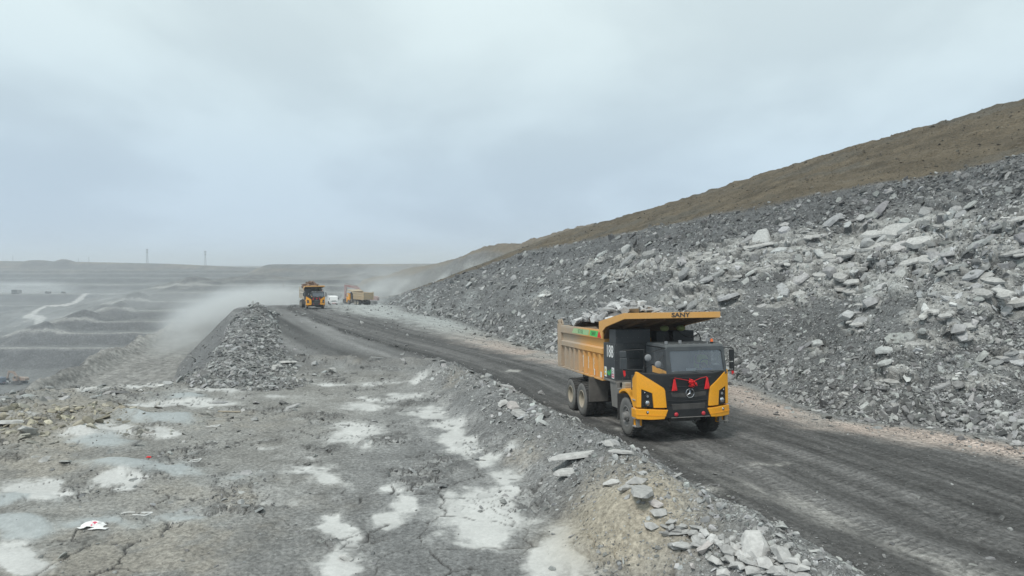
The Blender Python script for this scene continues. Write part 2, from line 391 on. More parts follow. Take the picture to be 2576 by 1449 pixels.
def near_ground(x, y, detail=True):
    g = G(y)
    sr, tr = curve_st(x, y, ROADL)             # tr > 0 on the road side
    st_, tt = curve_st(x, y, TOE)              # tt < 0 : road side of the toe
    sb, tb, hb, pb = berm_shape(x, y)
    se, te, he, pe = edge_berm(x, y)
    sd, de = edge_drop(x, y)
    road = sst(-.3, .5, tr + .35 * vn(x * .5, y * .5, 31) + .012 * np.clip(y - 30, 0, 60) * vn(x * .25, y * .12, 32)) * sst(-.2, 1.0, -tt)
    z = g.copy()
    plateau = (1 - road)
    farf = sst(45, 60, y)
    z += .10 * fbm(x * .22, y * .22, 1, 3) * plateau
    # low transverse heap joining the two berms
    c1 = gp(735, 903); c2 = gp(1120, 915)
    tm = np.clip((x - c1[0]) / (c2[0] - c1[0]), 0, 1); yc = c1[1] + (c2[1] - c1[1]) * tm
    lump = np.exp(-((y - yc) / 1.3) ** 2) * sst(-1, 1.5, x - c1[0]) * sst(-1.2, .6, c2[0] - x)
    z += lump * (.30 + .14 * vn(x * .8, y * .8, 77))
    # tan heap in the roadside berm
    ct = gp(1570, 1375)
    heap = np.exp(-(((x - ct[0]) / 1.25) ** 2 + ((y - ct[1]) / 1.5) ** 2))
    z += heap * .5
    z += hb + he
    # broken ground left
    cl = gp(95, 1075)
    brk = np.exp(-(((x - cl[0]) / 4.6) ** 2 + ((y - cl[1]) / 3.6) ** 2)); brk = np.clip(brk * 1.5, 0, 1)
    rim = sst(7, 1.0, -de) * sst(60, 45, y) * (x < -9)
    z += brk * (.22 + .34 * ridge(x * .42, y * .42, 51, 4)) + rim * (.16 * ridge(x * .7, y * .9, 61, 3) + .12)
    wm = blobs(x, y, WHITE, 100, .55)
    bm_, bh = blobs(x, y, BLUE, 200, .12)
    tm_ = blobs(x, y, TAN, 300, .5)
    smooth = np.clip(np.maximum(bm_ * 1.1, wm * 1.05), 0, 1)
    for gg, hh in bh: z += gg * hh
    # flaked crust: plates that stand proud or are broken away
    zone = sst(.02, .38, fbm(x * .33 + 5, y * .33, 41, 3)) * plateau * (1 - farf) * (1 - pb) * (1 - pe)
    zone = zone * (1 - .85 * bm_)
    wx = x + .12 * vn(x * 2.2, y * 2.2, 71); wy = y + .12 * vn(x * 2.2 + 9, y * 2.2, 72)
    f1, f2, cid = voro(wx * 2.3, wy * 2.3, 81)
    plate = (cid - .35) * .13 * sst(.02, .12, f2 - f1) - .045 * (1 - sst(.0, .10, f2 - f1))
    z += zone * plate * (1 - .7 * wm)
    f1b, f2b, cidb = voro(wx * .62 + 3, wy * .62, 84)
    crack = 1 - sst(.0, .035, f2b - f1b)
    crackm = crack * sst(-.05, .25, fbm(x * .3, y * .3, 91, 2)) * plateau * (1 - farf) * (1 - pb)
    z -= .05 * crackm
    # small stuff everywhere but the road and the smooth sand
    rough_ = (1 - .8 * smooth) * plateau
    fine = fbm(x * 2.6, y * 2.6, 11, 4, .6)
    z += (.035 + .055 * np.maximum(pb, 0) + .10 * pe + .05 * lump) * fine * rough_
    z += .14 * pe * ridge(x * 1.1, y * 1.1, 23, 3) + .09 * pb * (1 - heap) * ridge(x * 1.6, y * 1.6, 24, 3)
    # road ruts
    rut = vn(tr * 1.1 + .35 * vn(sr * .06, tr * .2, 3), sr * .045, 13)
    z += road * (.045 * rut + .024 * vn(tr * 4, sr * .35, 14) + .016 * vn(x * 6, y * 6, 15) + .02 * fbm(x * 2.2, y * 2.2, 16, 3))
    # ----- colour
    c = np.broadcast_to(C_GREY, x.shape + (3,)).copy()
    v = fbm(x * .18, y * .18, 33, 4)
    c *= (1 + .22 * v)[..., None]
    c = mixc(c, C_DARK * 1.25, .55 * sst(.0, .5, fbm(x * .5 + 9, y * .33, 36, 4)))
    c = mixc(c, C_TAN * .95, tm_ * .8)
    c *= (1 + .20 * vn(tr * 1.1 + .5 * vn(sr * .06, tr * .1, 96), sr * .035, 97) * (x > -16))[..., None]
    veil = sst(.05, .75, fbm(x * .28 + 11, y * .2, 37, 4) + .25 * fbm(x * 1.3, y * .9, 38, 3)) * (1 - farf * .6)
    c = mixc(c, np.array([.40, .40, .388]), veil * .36)
    c = mixc(c, np.array([.31, .295, .258]), sst(-2, -9, x) * .35 * sst(48, 40, y))
    c = mixc(c, C_DARK * 1.1, zone * (cid > .55) * .55)
    c = mixc(c, np.array([.33, .33, .32]), zone * (cid < .22) * .6)
    c = mixc(c, C_BLUE, bm_ * .8)
    c = mixc(c, C_WHITE * (1 + .16 * fbm(x * .8, y * .8, 98, 4))[..., None], np.clip(wm * 1.05, 0, 1) * (1 - .35 * zone * (cid < .2)))
    c = mixc(c, C_DARK * .75, np.clip(crackm * 1.2 + zone * (1 - sst(0, .07, f2 - f1)) * .8, 0, 1) * (1 - .5 * bm_))
    c = mixc(c, C_GREY * .86, pb * .5 * (1 - heap)); c = mixc(c, np.array([.385, .345, .275]), np.clip(heap * 1.6, 0, 1) * .9)
    c = mixc(c, C_GREY * .75, np.clip(pe * 1.3, 0, 1) * .7)
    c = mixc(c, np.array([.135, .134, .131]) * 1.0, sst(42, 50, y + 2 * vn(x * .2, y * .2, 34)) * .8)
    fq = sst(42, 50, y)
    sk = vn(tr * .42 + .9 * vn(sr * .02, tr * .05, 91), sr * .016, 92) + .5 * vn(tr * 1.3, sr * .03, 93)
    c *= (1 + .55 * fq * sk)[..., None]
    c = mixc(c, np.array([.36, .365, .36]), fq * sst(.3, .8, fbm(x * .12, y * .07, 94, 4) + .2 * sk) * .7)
    # road: dark compacted coal dust, paler streaks, light and pink gravel by the toe
    rc = np.broadcast_to(np.array([.122, .120, .117]), x.shape + (3,)).copy()
    stn = vn(tr * .8 + .5 * vn(sr * .05, tr * 0, 3), sr * .03, 43) + .6 * vn(tr * 2.1, sr * .05, 44)
    rc *= (1 + .46 * stn + .16 * fbm(x * 1.4, y * 1.4, 49, 3))[..., None]
    rc = mixc(rc, C_DARK * .62, sst(.1, .9, vn(tr * .9, sr * .022 + 4, 46)) * .55)
    rc = mixc(rc, C_DARK * .5, np.exp(-((tr - .7) / .75) ** 2) * .6)
    # pale dusty streak between the near wheel tracks
    streak = np.exp(-((tr - 2.3 - .35 * vn(sr * .12, sr * 0, 3)) / .62) ** 2) * sst(-.15, .5, vn(sr * .17 + 1.1, tr * .5, 47) + .25 * vn(sr, tr * 3, 48))
    streak = streak * sst(36, 26, y)
    rc = mixc(rc, np.array([.42, .41, .385]), np.clip(streak * 1.1, 0, 1) * .75)
    wr = blobs(x, y, [(1925, 1168, 50, 5, .5), (1290, 934, 26, 3, .9), (1790, 1225, 50, 14, .5), (830, 885, 100, 9, .85), (880, 865, 60, 5, .6), (2360, 1105, 90, 6, .5), (1600, 1075, 60, 6, .2)], 400, .5)
    rc = mixc(rc, np.array([.46, .45, .42]), wr * .75)
    dt = -tt
    width = np.interp(y, [10, 20, 30, 45, 70, 110, 200], [3.4, 3.3, 3.0, 3.6, 6.0, 11, 22])
    band = sst(1.25, .55, dt / width + .25 * fbm(x * .5, y * .5, 63, 3)) * (tt < 1.5)
    pk = sst(-.2, .5, fbm(x * .25 + 3, y * .25, 66, 3) + .25)
    rc = mixc(rc, np.array([.33, .315, .29]), band * .85)
    rc = mixc(rc, C_PINK, band * pk * sst(.1, .45, dt / width) * sst(75, 50, y) * .85)
    rc = mixc(rc, np.array([.40, .43, .43]), band * sst(55, 90, y) * .6)
    rc = mixc(rc, C_GREY * .9, sst(.25, .02, dt / width) * band * .8)
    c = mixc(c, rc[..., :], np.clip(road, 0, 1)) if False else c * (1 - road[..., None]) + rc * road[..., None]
    # outside the plateau: slopes down to the ramp level
    over = np.clip(de, 0, None)
    drop = over * 1.05 - .25 * fbm(x * .3, y * .3, 55, 3) * np.clip(over * .3, 0, 1)
    z = z - drop
    c = mixc(c, C_GREY * .72, sst(0, 1.0, de)); c *= (1 + .22 * fbm(x * .6, y * .6, 56, 3) * sst(0, 2, de))[..., None]
    return z, c, dict(road=road, pb=pb, pe=pe, de=de, tt=tt, tr=tr, sr=sr, zone=zone, white=wm, blue=bm_, lump=lump, brk=brk, rim=rim, heap=heap, sb=sb, tb=tb, foot=np.exp(-np.clip(np.abs(te) - 2.4, 0, None) / 1.1) * (se > 1) * (y < 115), heel=np.exp(-(((x + 16) / 5.5) ** 2 + ((y - 37.3) / 1.6) ** 2)))

# ------------------------------------------------------------------ near ground sheet
ca = np.concatenate([np.linspace(-1.7, -1.0, 36), np.linspace(-.99, .96, 940), np.linspace(.98, 2.2, 60)])
rz = np.concatenate([[1.2, 2.2, 3.2, 4.2, 5.2], 1 / np.linspace(1 / 6.0, 1 / 268., 535)])
NC, NR = len(ca), len(rz)
GXa, GYa = np.meshgrid(ca, rz)
gx = GXa * GYa; gy = GYa
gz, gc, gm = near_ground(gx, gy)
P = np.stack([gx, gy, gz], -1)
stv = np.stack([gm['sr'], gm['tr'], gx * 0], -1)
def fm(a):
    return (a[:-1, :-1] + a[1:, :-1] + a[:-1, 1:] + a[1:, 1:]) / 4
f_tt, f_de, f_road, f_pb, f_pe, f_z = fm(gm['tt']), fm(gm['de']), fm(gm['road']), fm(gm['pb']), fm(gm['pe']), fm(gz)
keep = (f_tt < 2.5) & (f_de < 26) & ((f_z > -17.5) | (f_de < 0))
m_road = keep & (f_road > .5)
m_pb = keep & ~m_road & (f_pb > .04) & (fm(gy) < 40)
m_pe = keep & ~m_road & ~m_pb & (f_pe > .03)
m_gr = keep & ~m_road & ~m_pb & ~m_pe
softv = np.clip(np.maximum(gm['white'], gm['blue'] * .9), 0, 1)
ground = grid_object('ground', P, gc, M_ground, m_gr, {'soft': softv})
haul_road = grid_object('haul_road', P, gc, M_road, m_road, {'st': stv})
road_berm = grid_object('roadside_berm', P, gc, M_ground, m_pb, {'soft': softv})
edge_berm_o = grid_object('pit_edge_berm', P, gc, M_ground, m_pe)

# ------------------------------------------------------------------ far pit
FR = []   # frusta: (z, signed distance function)
def band(x, x0):  # region x > x0
    return x0 - x
def quad(xx, yy, nx, fy):
    dx_ = np.maximum(nx - xx, 0); dy_ = np.maximum(fy - yy, 0)
    return np.hypot(dx_, dy_)
def pit(x, y):
    w1 = 4.5 * fbm(x * .012, y * .012, 501, 4); w2 = 5.5 * fbm(x * .012 + 7, y * .012, 505, 4)
    w3 = 1.6 * fbm(x * .06, y * .06, 509, 3)
    xx = x + w1 * .9 + w3; yy = y + w2 * .45 + w3
    z = np.full(x.shape, -46.5) + 1.2 * fbm(x * .02, y * .02, 511, 4)
    z += 5 * sst(330, 230, y) * sst(-.3, .5, fbm(x * .018, y * .03, 513, 4))
    tread = np.zeros(x.shape)
    def add(zz, d, sl=.95):
        nonlocal z, tread
        h = zz - d * sl + .3 * fbm(x * .05, y * .05, 515, 2)
        m = h > z
        tread = np.where(m, np.exp(-d * .55) * np.where(d <= 0, 1, .75) * sst(16, 3, np.abs(yy * 0 + 0) + 0) , tread)
        z = np.where(m, h, z)
    tw = []
    for zk, f, n in ((-36.8, 348, -330), (-30.8, 366, -262), (-26.0, 384, -246), (-21.4, 403, -243), (-16.9, 424, -243), (-12.6, 452, -238), (-8.6, 486, -240), (-5.6, 525, -214)):
        add(zk, quad(xx, yy, n, f)); tw.append((f, zk))
    # lumps standing on the benches near their ends
    for cx, cy, rx, ry, hz in ((-232, 500, 16, 8, -3.6), (-200, 540, 28, 8, -2.5), (-236, 410, 10, 6, -17.5), (-238, 432, 12, 6, -12.5), (-246, 392, 10, 6, -21), (-120, 560, 30, 7, -2.6), (-255, 372, 12, 5, -26.6)):
        d = np.hypot((x - cx) / rx, (y - cy) / ry)
        z = np.maximum(z, hz + 4.2 * (1 - d) - 2.6 + 1.1 * fbm(x * .12, y * .12, 520, 3))
    for zk, f in ((-35.0, 520), (-27.5, 560), (-20.0, 618), (-14.0, 690), (-9.0, 742), (-4.5, 800), (-1., 842)):
        add(zk, np.maximum(f - yy, 0), .8)
    # rim: higher on the left, plus the nearer rim block to the right
    rz_ = np.interp(x / np.maximum(y, 1), [-.95, -.75, -.62, -.5, -.37, 0, 1], [11.5, 11., 9.6, 7.2, 1.6, .8, .8])
    add(rz_, np.maximum(905 - yy * 1.0, 0), .5)
    z = np.where(y > 915, np.minimum(z, rz_ - sst(915, 1100, y) * (rz_ - 1.2)), z)
    add(6.3 + .9 * sst(-290, 0, x), quad(xx, yy, -262, 735), .5)
    for cx, cy, rx, hz in ((-628, 905, 13, 1.8), (-596, 908, 7, 3.2)):
        d = np.hypot((x - cx) / rx, (y - cy) / 12)
        z = z + hz * np.clip(1.35 - d, 0, 1) ** .5 * (d < 1.35)
    # ramp with its embankment
    C2 = RAMP[:, :2]; s, t = curve_st(x, y, C2)
    ll = np.concatenate([[0], np.cumsum(np.hypot(*np.diff(C2, axis=0).T))])
    zr = np.interp(s, ll, RAMP[:, 2])
    dd = np.where(t > 0, np.maximum(t - 7, 0), -t) + 1.4 * fbm(x * .08, y * .08, 530, 3)
    hr = zr - np.clip(dd - 8.0, 0, None) * .62
    side = np.where(t < 0, np.exp(-((t + 8.6 + 1.0 * vn(s * .06, s * 0, 3)) / 1.9) ** 2) * (2.1 + .9 * vn(s * .12, s * 0, 8)), 0)
    hr = hr + side + .25 * fbm(x * .25, y * .25, 533, 3) * (dd > 6)
    side2 = np.exp(-((t + 17 + 2 * vn(s * .05, s * 0, 13)) / 4.5) ** 2) * (3.4 + 1.4 * vn(s * .07, s * 0, 18)) * sst(150, 110, y)
    hr = hr + np.where(t < 0, side2, 0)
    onr = hr > z
    z = np.maximum(z, hr)
    z += .30 * fbm(x * .18, y * .18, 540, 4)
    return z, onr, t, s, dd, xx, yy

fa = np.linspace(-1.06, 1.0, 480)
fr = np.concatenate([1 / np.linspace(1 / 42., 1 / 330., 110), np.arange(331, 560, 1.15), np.arange(561, 960, 2.6), [970, 985, 1010, 1060, 1150, 1300, 1600, 2100, 3000, 4500, 7000, 11000]])
FA, FYr = np.meshgrid(fa, fr)
fx = FA * FYr; fy = FYr
fz, onr, ft, fs, fd, fxx, fyy = pit(fx, fy)
fz = np.where(fy > 1100, np.minimum(fz, 1.2), fz)
# stay below the near ground and its edge slope
nz_lim = np.where(fx > -30, -30., 1e9)
sd2, de2 = edge_drop(fx, fy)
inside = (de2 < 20) & (fy < 262)
tsel, ttf = curve_st(fx, fy, TOE)
fz = np.where((de2 < 0) & (fy < 255), np.minimum(fz, G(fy) - 6), fz)
fz = np.where((de2 < 0) & (fy >= 255) & (fy < 430) & (fx > -60), np.minimum(np.maximum(fz, -14), G(fy) - 1.0), fz)
# bank country on the right beyond 268 m : falls away behind the hill
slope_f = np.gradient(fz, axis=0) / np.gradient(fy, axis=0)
tread = sst(.35, .05, np.abs(slope_f))
fc = np.broadcast_to(np.array([.155, .155, .150]), fx.shape + (3,)).copy()
fc *= (1 + .25 * fbm(fx * .02, fy * .03, 550, 4))[..., None]
fc = mixc(fc, np.array([.27, .225, .165]), sst(-8, 3, fz) * .6 * sst(-.3, .4, fbm(fx * .01, fz * .25, 552, 3)))
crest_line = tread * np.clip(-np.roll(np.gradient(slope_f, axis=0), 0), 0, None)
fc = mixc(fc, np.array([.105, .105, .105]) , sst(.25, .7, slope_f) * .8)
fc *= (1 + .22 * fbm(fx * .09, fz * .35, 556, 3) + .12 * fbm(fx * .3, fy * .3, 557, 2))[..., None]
edge_l = np.zeros(fx.shape)
for zk, f in ((-36.8, 348), (-30.8, 366), (-26.0, 384), (-21.4, 403), (-16.9, 424), (-12.6, 452), (-8.6, 486), (-35.0, 520), (-27.5, 560), (-20.0, 618), (-14., 690)):
    edge_l = np.maximum(edge_l, np.exp(-((fyy - f - 1.5) / 1.6) ** 2) * (np.abs(fz - zk) < 2.2))
fc = mixc(fc, np.array([.48, .47, .44]), edge_l * .45)
fc = mixc(fc, np.array([.62, .61, .58]), sst(.25, .6, fbm(fx * .03, fy * .05, 560, 4)) * np.exp(-(((fx + 330) / 60) ** 2 + ((fy - 455) / 40) ** 2)) * 1.0)
def pit_hit(px, py, z0=0.0):
    """point where the line of sight through a photo position meets the far terrain"""
    d = ray(px, py)
    t = np.concatenate([np.arange(60, 330, .8), np.arange(330, 960, .6), np.geomspace(960, 6000, 200)])
    X, Y, Z = d[0] * t, d[1] * t, CAM_H + d[2] * t
    j = np.clip(np.searchsorted(fr, Y) , 1, len(fr) - 1)
    i = np.clip(((X / Y) - fa[0]) / (fa[1] - fa[0]), 0, len(fa) - 1.001)
    i0 = i.astype(int); fi = i - i0
    fj = (Y - fr[j - 1]) / (fr[j] - fr[j - 1])
    zt = (fz[j - 1, i0] * (1 - fi) + fz[j - 1, i0 + 1] * fi) * (1 - fj) + (fz[j, i0] * (1 - fi) + fz[j, i0 + 1] * fi) * fj
    k = np.argmax(Z < zt)
    return Vector((X[k], Y[k], zt[k]))
# winding white haul road on the left wall
wpx = [(218, 739), (204, 748), (188, 762), (170, 767), (140, 768.5), (118, 769), (100, 778), (84, 788), (72, 796), (92, 797), (106, 802), (101, 812)]
wpts = []
for (a0, b0), (a1, b1) in zip(wpx[:-1], wpx[1:]):
    for q in np.linspace(0, 1, 5, endpoint=False):
        h_ = pit_hit(a0 + (a1 - a0) * q, b0 + (b1 - b0) * q); wpts.append((h_.x, h_.y))
ws, wt = curve_st(fx, fy, np.array(wpts))
wwid = np.interp(fx / fy, np.sort([(p[0] - 1288) / 1717 for p in wpx])[[0, 3, 6, 9, 11]], [3.6, 2.8, 1.6, 2.8, 3.4])
fc = mixc(fc, np.array([.46, .45, .43]), sst(wwid * 1.3 + 0, wwid * .7, np.abs(wt)) * .85 if False else (np.abs(wt) < wwid) * .85)

rampm = onr & (fd < 8.5)
fc = np.where(rampm[..., None], np.array([.24, .235, .222]) * (1 + .25 * vn(ft * .8, fs * .03, 570) + .18 * vn(ft * 2.2, fs * .05, 571))[..., None], fc)
fc = np.where((onr & ~rampm & (fd < 20))[..., None], np.array([.155, .153, .148]) * (1 + .3 * fbm(fx * .2, fy * .2, 573, 3))[..., None], fc)
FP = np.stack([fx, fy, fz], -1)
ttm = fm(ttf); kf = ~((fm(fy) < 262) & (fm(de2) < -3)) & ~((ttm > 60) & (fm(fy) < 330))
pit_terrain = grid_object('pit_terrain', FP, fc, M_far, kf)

def near_z(x, y):
    """height of the finished near ground sheet at a point"""
    i = min(max(float(np.interp(x / y, ca, np.arange(NC))), 0), NC - 1.001); j = min(max(float(np.interp(y, rz, np.arange(NR))), 0), NR - 1.001)
    i0, j0 = int(i), int(j); u_, v_ = i - i0, j - j0
    return float((gz[j0, i0] * (1 - u_) + gz[j0, i0 + 1] * u_) * (1 - v_) + (gz[j0 + 1, i0] * (1 - u_) + gz[j0 + 1, i0 + 1] * u_) * v_)

# ------------------------------------------------------------------ the rock bank on the right
crest_px = np.array([(960, 752), (1000, 744), (1100, 712), (1200, 676), (1330, 632), (1500, 600), (1700, 563), (2000, 505), (2300, 450), (2576, 392), (3000, 300), (3800, 120), (6000, -400)], float)
sky_px = np.array([(960, 751), (1000, 742), (1100, 708), (1200, 670), (1290, 632), (1345, 601), (1500, 565), (1640, 525), (1820, 470), (1980, 420), (2150, 372), (2350, 312), (2576, 248), (3000, 118), (3800, -130), (6000, -900)], float)
seg = np.concatenate([[0], np.cumsum(np.hypot(*np.diff(TOE, axis=0).T))])
# more columns where the bank is near
tot = seg[-1]
u = np.linspace(0, 1, 740); su = tot * (0.42 * u + .58 * u ** 3)
bx = np.interp(su, seg, TOE[:, 0]); by = np.interp(su, seg, TOE[:, 1])
k_ = 25
def smo(a, k=k_):
    return np.convolve(np.pad(a, k, mode='reflect', reflect_type='odd'), np.ones(2 * k + 1) / (2 * k + 1), mode='valid')
sxx, syy = smo(bx, 40), smo(by, 40)
tx, ty = np.gradient(sxx), np.gradient(syy); ln = np.hypot(tx, ty); nx, ny = ty / ln, -tx / ln
nx, ny = smo(nx, 20), smo(ny, 20)
s_hit = np.linspace(.5, 60, 700)
SL = math.tan(math.radians(36.5)); SB = math.tan(math.radians(21))
cd = np.zeros(len(su)); sdist = np.zeros(len(su))
for i in range(len(su)):
    A = np.stack([bx[i] + nx[i] * s_hit, by[i] + ny[i] * s_hit, G(by[i]) + s_hit * SL], -1)
    pX, pY = project(A); ok = (pY <= np.interp(pX, crest_px[:, 0], crest_px[:, 1])) & (A[:, 1] > 2)
    cd[i] = s_hit[np.argmax(ok)] if ok.any() else 17.0
cd = np.clip(cd, 4, 19); cd = smo(cd, 5)
for i in range(len(su)):
    s2 = np.linspace(.5, 90, 900)
    x0, y0, z0 = bx[i] + nx[i] * cd[i], by[i] + ny[i] * cd[i], G(by[i]) + cd[i] * SL
    A = np.stack([x0 + nx[i] * s2, y0 + ny[i] * s2, z0 + s2 * SB], -1)
    pX, pY = project(A); ok = (pY <= np.interp(pX, sky_px[:, 0], sky_px[:, 1])) & (A[:, 1] > 2)
    sdist[i] = s2[np.argmax(ok)] if ok.any() else 25.0
sdist = smo(np.clip(sdist, 2, 60), 2)
R1, R2 = 150, 70
va = np.linspace(-.07, 1, R1)[:, None]; vb = np.linspace(0, 1, R2)[1:, None]
D1 = va * cd[None, :]; D2 = cd[None, :] + vb * sdist[None, :]
Dz1 = np.clip(D1, -9, None) * SL; Dz2 = cd[None, :] * SL + vb * sdist[None, :] * SB
back = np.array([4, 12, 30.])[:, None]; D3 = cd[None, :] + sdist[None, :] + back; Dz3 = (cd * SL + sdist * SB)[None, :] + np.array([.1, -1., -4.])[:, None]
D = np.vstack([D1, D2, D3]); DZ = np.vstack([Dz1, Dz2, Dz3])
BX = bx[None] + nx[None] * D; BY = by[None] + ny[None] * D; BZ = G(by)[None] + DZ
SU = np.broadcast_to(su[None], D.shape)
vrow = np.concatenate([va[:, 0], 1 + vb[:, 0], [2.1, 2.3, 2.6]])[:, None] * np.ones_like(D)
rockm = 1 - sst(.97, 1.03, vrow + .035 * fbm(SU * .12, D * .1, 601, 3))
lump = fbm(SU * .16, D * .28, 605, 4); led = D * .55 + .9 * fbm(SU * .11, D * .12, 607, 3)
step = (led - np.floor(led)); ledge = (sst(.0, .75, step) - step) * .55
disp = rockm * (.42 * lump + ledge * sst(.15, .4, vrow) * sst(1.0, .9, vrow) * (.3 + .7 * sst(-.1, .4, fbm(SU * .09, D * .2, 609, 2))) + .16 * ridge(SU * .9, D * 1.3, 611, 3) + .07 * fbm(SU * 3.1, D * 3.6, 613, 3)) * sst(-.05, .12, vrow)
disp += (1 - rockm) * (.30 * fbm(SU * .5, D * .8, 615, 4, .6) + .14 * ridge(SU * .9 + D * .4, D * .25, 617, 2) + .3 * fbm(SU * .06, D * .1, 616, 3) * sst(2.05, 1.9, vrow))
rowm = (vrow > 2.05)
disp = np.where(rowm, 0, disp)
plates = [(2270, 580, 150, .47), (2320, 610, 120, .45), (2180, 625, 105, .44), (2080, 640, 80, .42), (2110, 700, 85, .43), (2330, 655, 90, .44), (2010, 740, 60, .44), (1735, 745, 70, .44), (1370, 745, 36, .46), (1355, 770, 26, .42),
          (2250, 720, 80, .43), (2390, 565, 60, .35), (2560, 555, 60, .48), (2540, 640, 60, .42), (2470, 740, 80, .42), (2540, 760, 80, .44), (2480, 700, 70, .40), (1650, 670, 50, .38), (1590, 640, 44, .36), (1780, 640, 60, .40),
          (1900, 620, 60, .41), (1960, 660, 56, .42), (1850, 690, 52, .40), (2030, 595, 50, .40), (2200, 760, 60, .42), (2340, 790, 64, .42), (1560, 700, 44, .37), (1500, 660, 36, .35), (2430, 850, 48, .42), (2300, 870, 44, .42),
          (2150, 820, 50, .44), (2060, 860, 40, .42), (2520, 900, 46, .42), (2440, 960, 36, .4), (2250, 960, 40, .42), (2130, 990, 30, .4), (2140, 735, 60, .43), (2060, 690, 60, .42), (1710, 700, 50, .38), (1820, 750, 40, .4)]
px0, py0 = project(np.stack([BX, BY, BZ], -1)); okp = (BY > 4) & (vrow < 1) & (vrow > .02)
outc = np.zeros_like(D)
for (qx, qy, qs, qa) in plates:
    kq = np.argmin(np.where(okp, (px0 - qx) ** 2 + (py0 - qy) ** 2, 1e12)); c_, r_ = kq % D.shape[1], kq // D.shape[1]
    wd = qs / 1717 * math.hypot(BX.flat[kq], BY.flat[kq])
    outc = np.maximum(outc, np.exp(-((SU - SU[r_, c_]) / (1.5 * wd)) ** 2 - ((D - D[r_, c_]) / (.75 * wd)) ** 2))
nb_ = fbm(SU * .16, D * .6, 623, 3) + .35 * fbm(SU * .6, D * 1.2, 624, 2)
outc = sst(.16, .40, outc * .9 + .42 * nb_ + .20 * np.exp(-((vrow - .62) / .15) ** 2) - .20) * (vrow > .08) * sst(.92, .84, vrow) * sst(tot * .55, tot * .4, SU)
wS = SU + .5 * vn(SU * .8, D * .8, 701); wD = D + .22 * vn(SU * .9 + 5, D * .9, 702)
e1, e2, ecid = voro(wS * .42, wD * 1.15, 705); g1_, g2_, gcid = voro(wS * 1.25, wD * 2.3, 707)
joint = 1 - sst(.03, .13, e2 - e1); joint2 = 1 - sst(.02, .14, g2_ - g1_)
disp = disp + outc * rockm * ((ecid - .4) * .75 - .34 * joint + (gcid - .5) * .20 * (1 - joint) - .09 * joint2)
BX2 = BX - nx[None] * .59 * disp; BY2 = BY - ny[None] * .59 * disp; BZ2 = BZ + .8 * disp
bc = np.broadcast_to(np.array([.150, .153, .152]), D.shape + (3,)).copy()
bc *= (1 + .32 * fbm(SU * .2, D * .35, 621, 4))[..., None]
pale = np.array([.37, .368, .350]) * (.72 + .42 * ecid + .12 * gcid)[..., None]
bc = mixc(bc, pale, np.clip(outc * 1.1, 0, 1) * .9)
bc = mixc(bc, np.array([.05, .052, .052]), outc * np.clip(joint * 1.0 + joint2 * .5, 0, 1) * .9)  # joints painted near black, standing for the shadow in gaps between plates
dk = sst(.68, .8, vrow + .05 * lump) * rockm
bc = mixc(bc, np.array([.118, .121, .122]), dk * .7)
wht = sst(.1, .5, fbm(SU * .1 + 9, D * .3, 627, 3)) * sst(.55, .3, vrow)
bc = mixc(bc, np.array([.36, .38, .375]), wht * .45)
brn = np.array([.112, .093, .066]) * (1 + .34 * fbm(SU * .25, D * .35, 629, 4) + .22 * vn(SU * .7 + D * .25, D * .12, 630) + .14 * fbm(SU * 1.6, D * 1.6, 631, 3))[..., None]
brn = mixc(brn, np.array([.095, .092, .080]), sst(0, .5, fbm(SU * .12, D * .2, 633, 3)) * .55)
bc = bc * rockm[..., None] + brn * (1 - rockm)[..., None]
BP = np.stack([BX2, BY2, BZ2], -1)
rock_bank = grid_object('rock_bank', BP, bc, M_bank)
rock_bank['label'] = 'long grey slope of blasted shale with a brown earth top'

# a further hill closes the valley behind the bank, veiled by dust
hp_ = np.array([(930, 700), (985, 690), (1035, 673), (1085, 666), (1130, 655), (1165, 645), (1190, 632), (1225, 621), (1270, 612), (1312, 613), (1340, 603), (1400, 585), (1500, 560)], float)
hx = np.linspace(930, 1500, 260); hy_ = np.interp(hx, hp_[:, 0], hp_[:, 1]) + 1.2 * vn(hx * .08, hx * 0, 801) + .6 * vn(hx * .3, hx * 0, 802)
hz_ = np.interp(hx, [930, 1100, 1300, 1500], [420, 350, 285, 240])
dirs_ = np.stack([(hx - 1288) / 1717 * FW[1] ** 0, np.full_like(hx, math.cos(PITCH)), np.zeros_like(hx)], -1)
tops = np.array([ray(a, b_) / ray(a, b_)[1] * z_ for a, b_, z_ in zip(hx, hy_, hz_)]); tops[:, 2] += CAM_H
rows_ = []
ww = np.concatenate([[-60, -25], np.linspace(0, 1, 70) * 95])
for w_ in ww:
    q = np.clip(w_, 0, None)
    st_q = .20 * np.minimum(q, 26) + .62 * np.maximum(q - 26, 0)
    n_ = fbm(hx * .02, np.full_like(hx, q * .06), 805, 4)
    Pq = tops.copy(); Pq[:, 1] -= w_; Pq[:, 0] -= w_ * (.25)
    Pq[:, 2] -= st_q + (0 if w_ > 0 else -w_ * .05) - (1.1 * n_ + .8 * ridge(hx * .05 + q * .02, np.full_like(hx, q * .05), 807, 3)) * min(1, q / 4)
    rows_.append(Pq)
HP = np.array(rows_); QV = np.clip(ww, 0, None)[:, None] * np.ones_like(hx)[None]
HX = hx[None] * np.ones_like(QV)
hc = np.broadcast_to(np.array([.150, .125, .092]), HP.shape).copy() * (1 + .2 * fbm(HX * .03, QV * .08, 811, 4))[..., None]
hc = mixc(hc, np.array([.150, .150, .146]), sst(14, 30, QV + 8 * fbm(HX * .02, QV * .04, 813, 3)))
hc = mixc(hc, np.array([.42, .43, .42]), sst(26, 38, QV) * sst(.0, .4, fbm(HX * .02 + 4, QV * .05, 815, 4)) * .6)
far_hill = grid_object('far_hill', HP, hc, M_far)
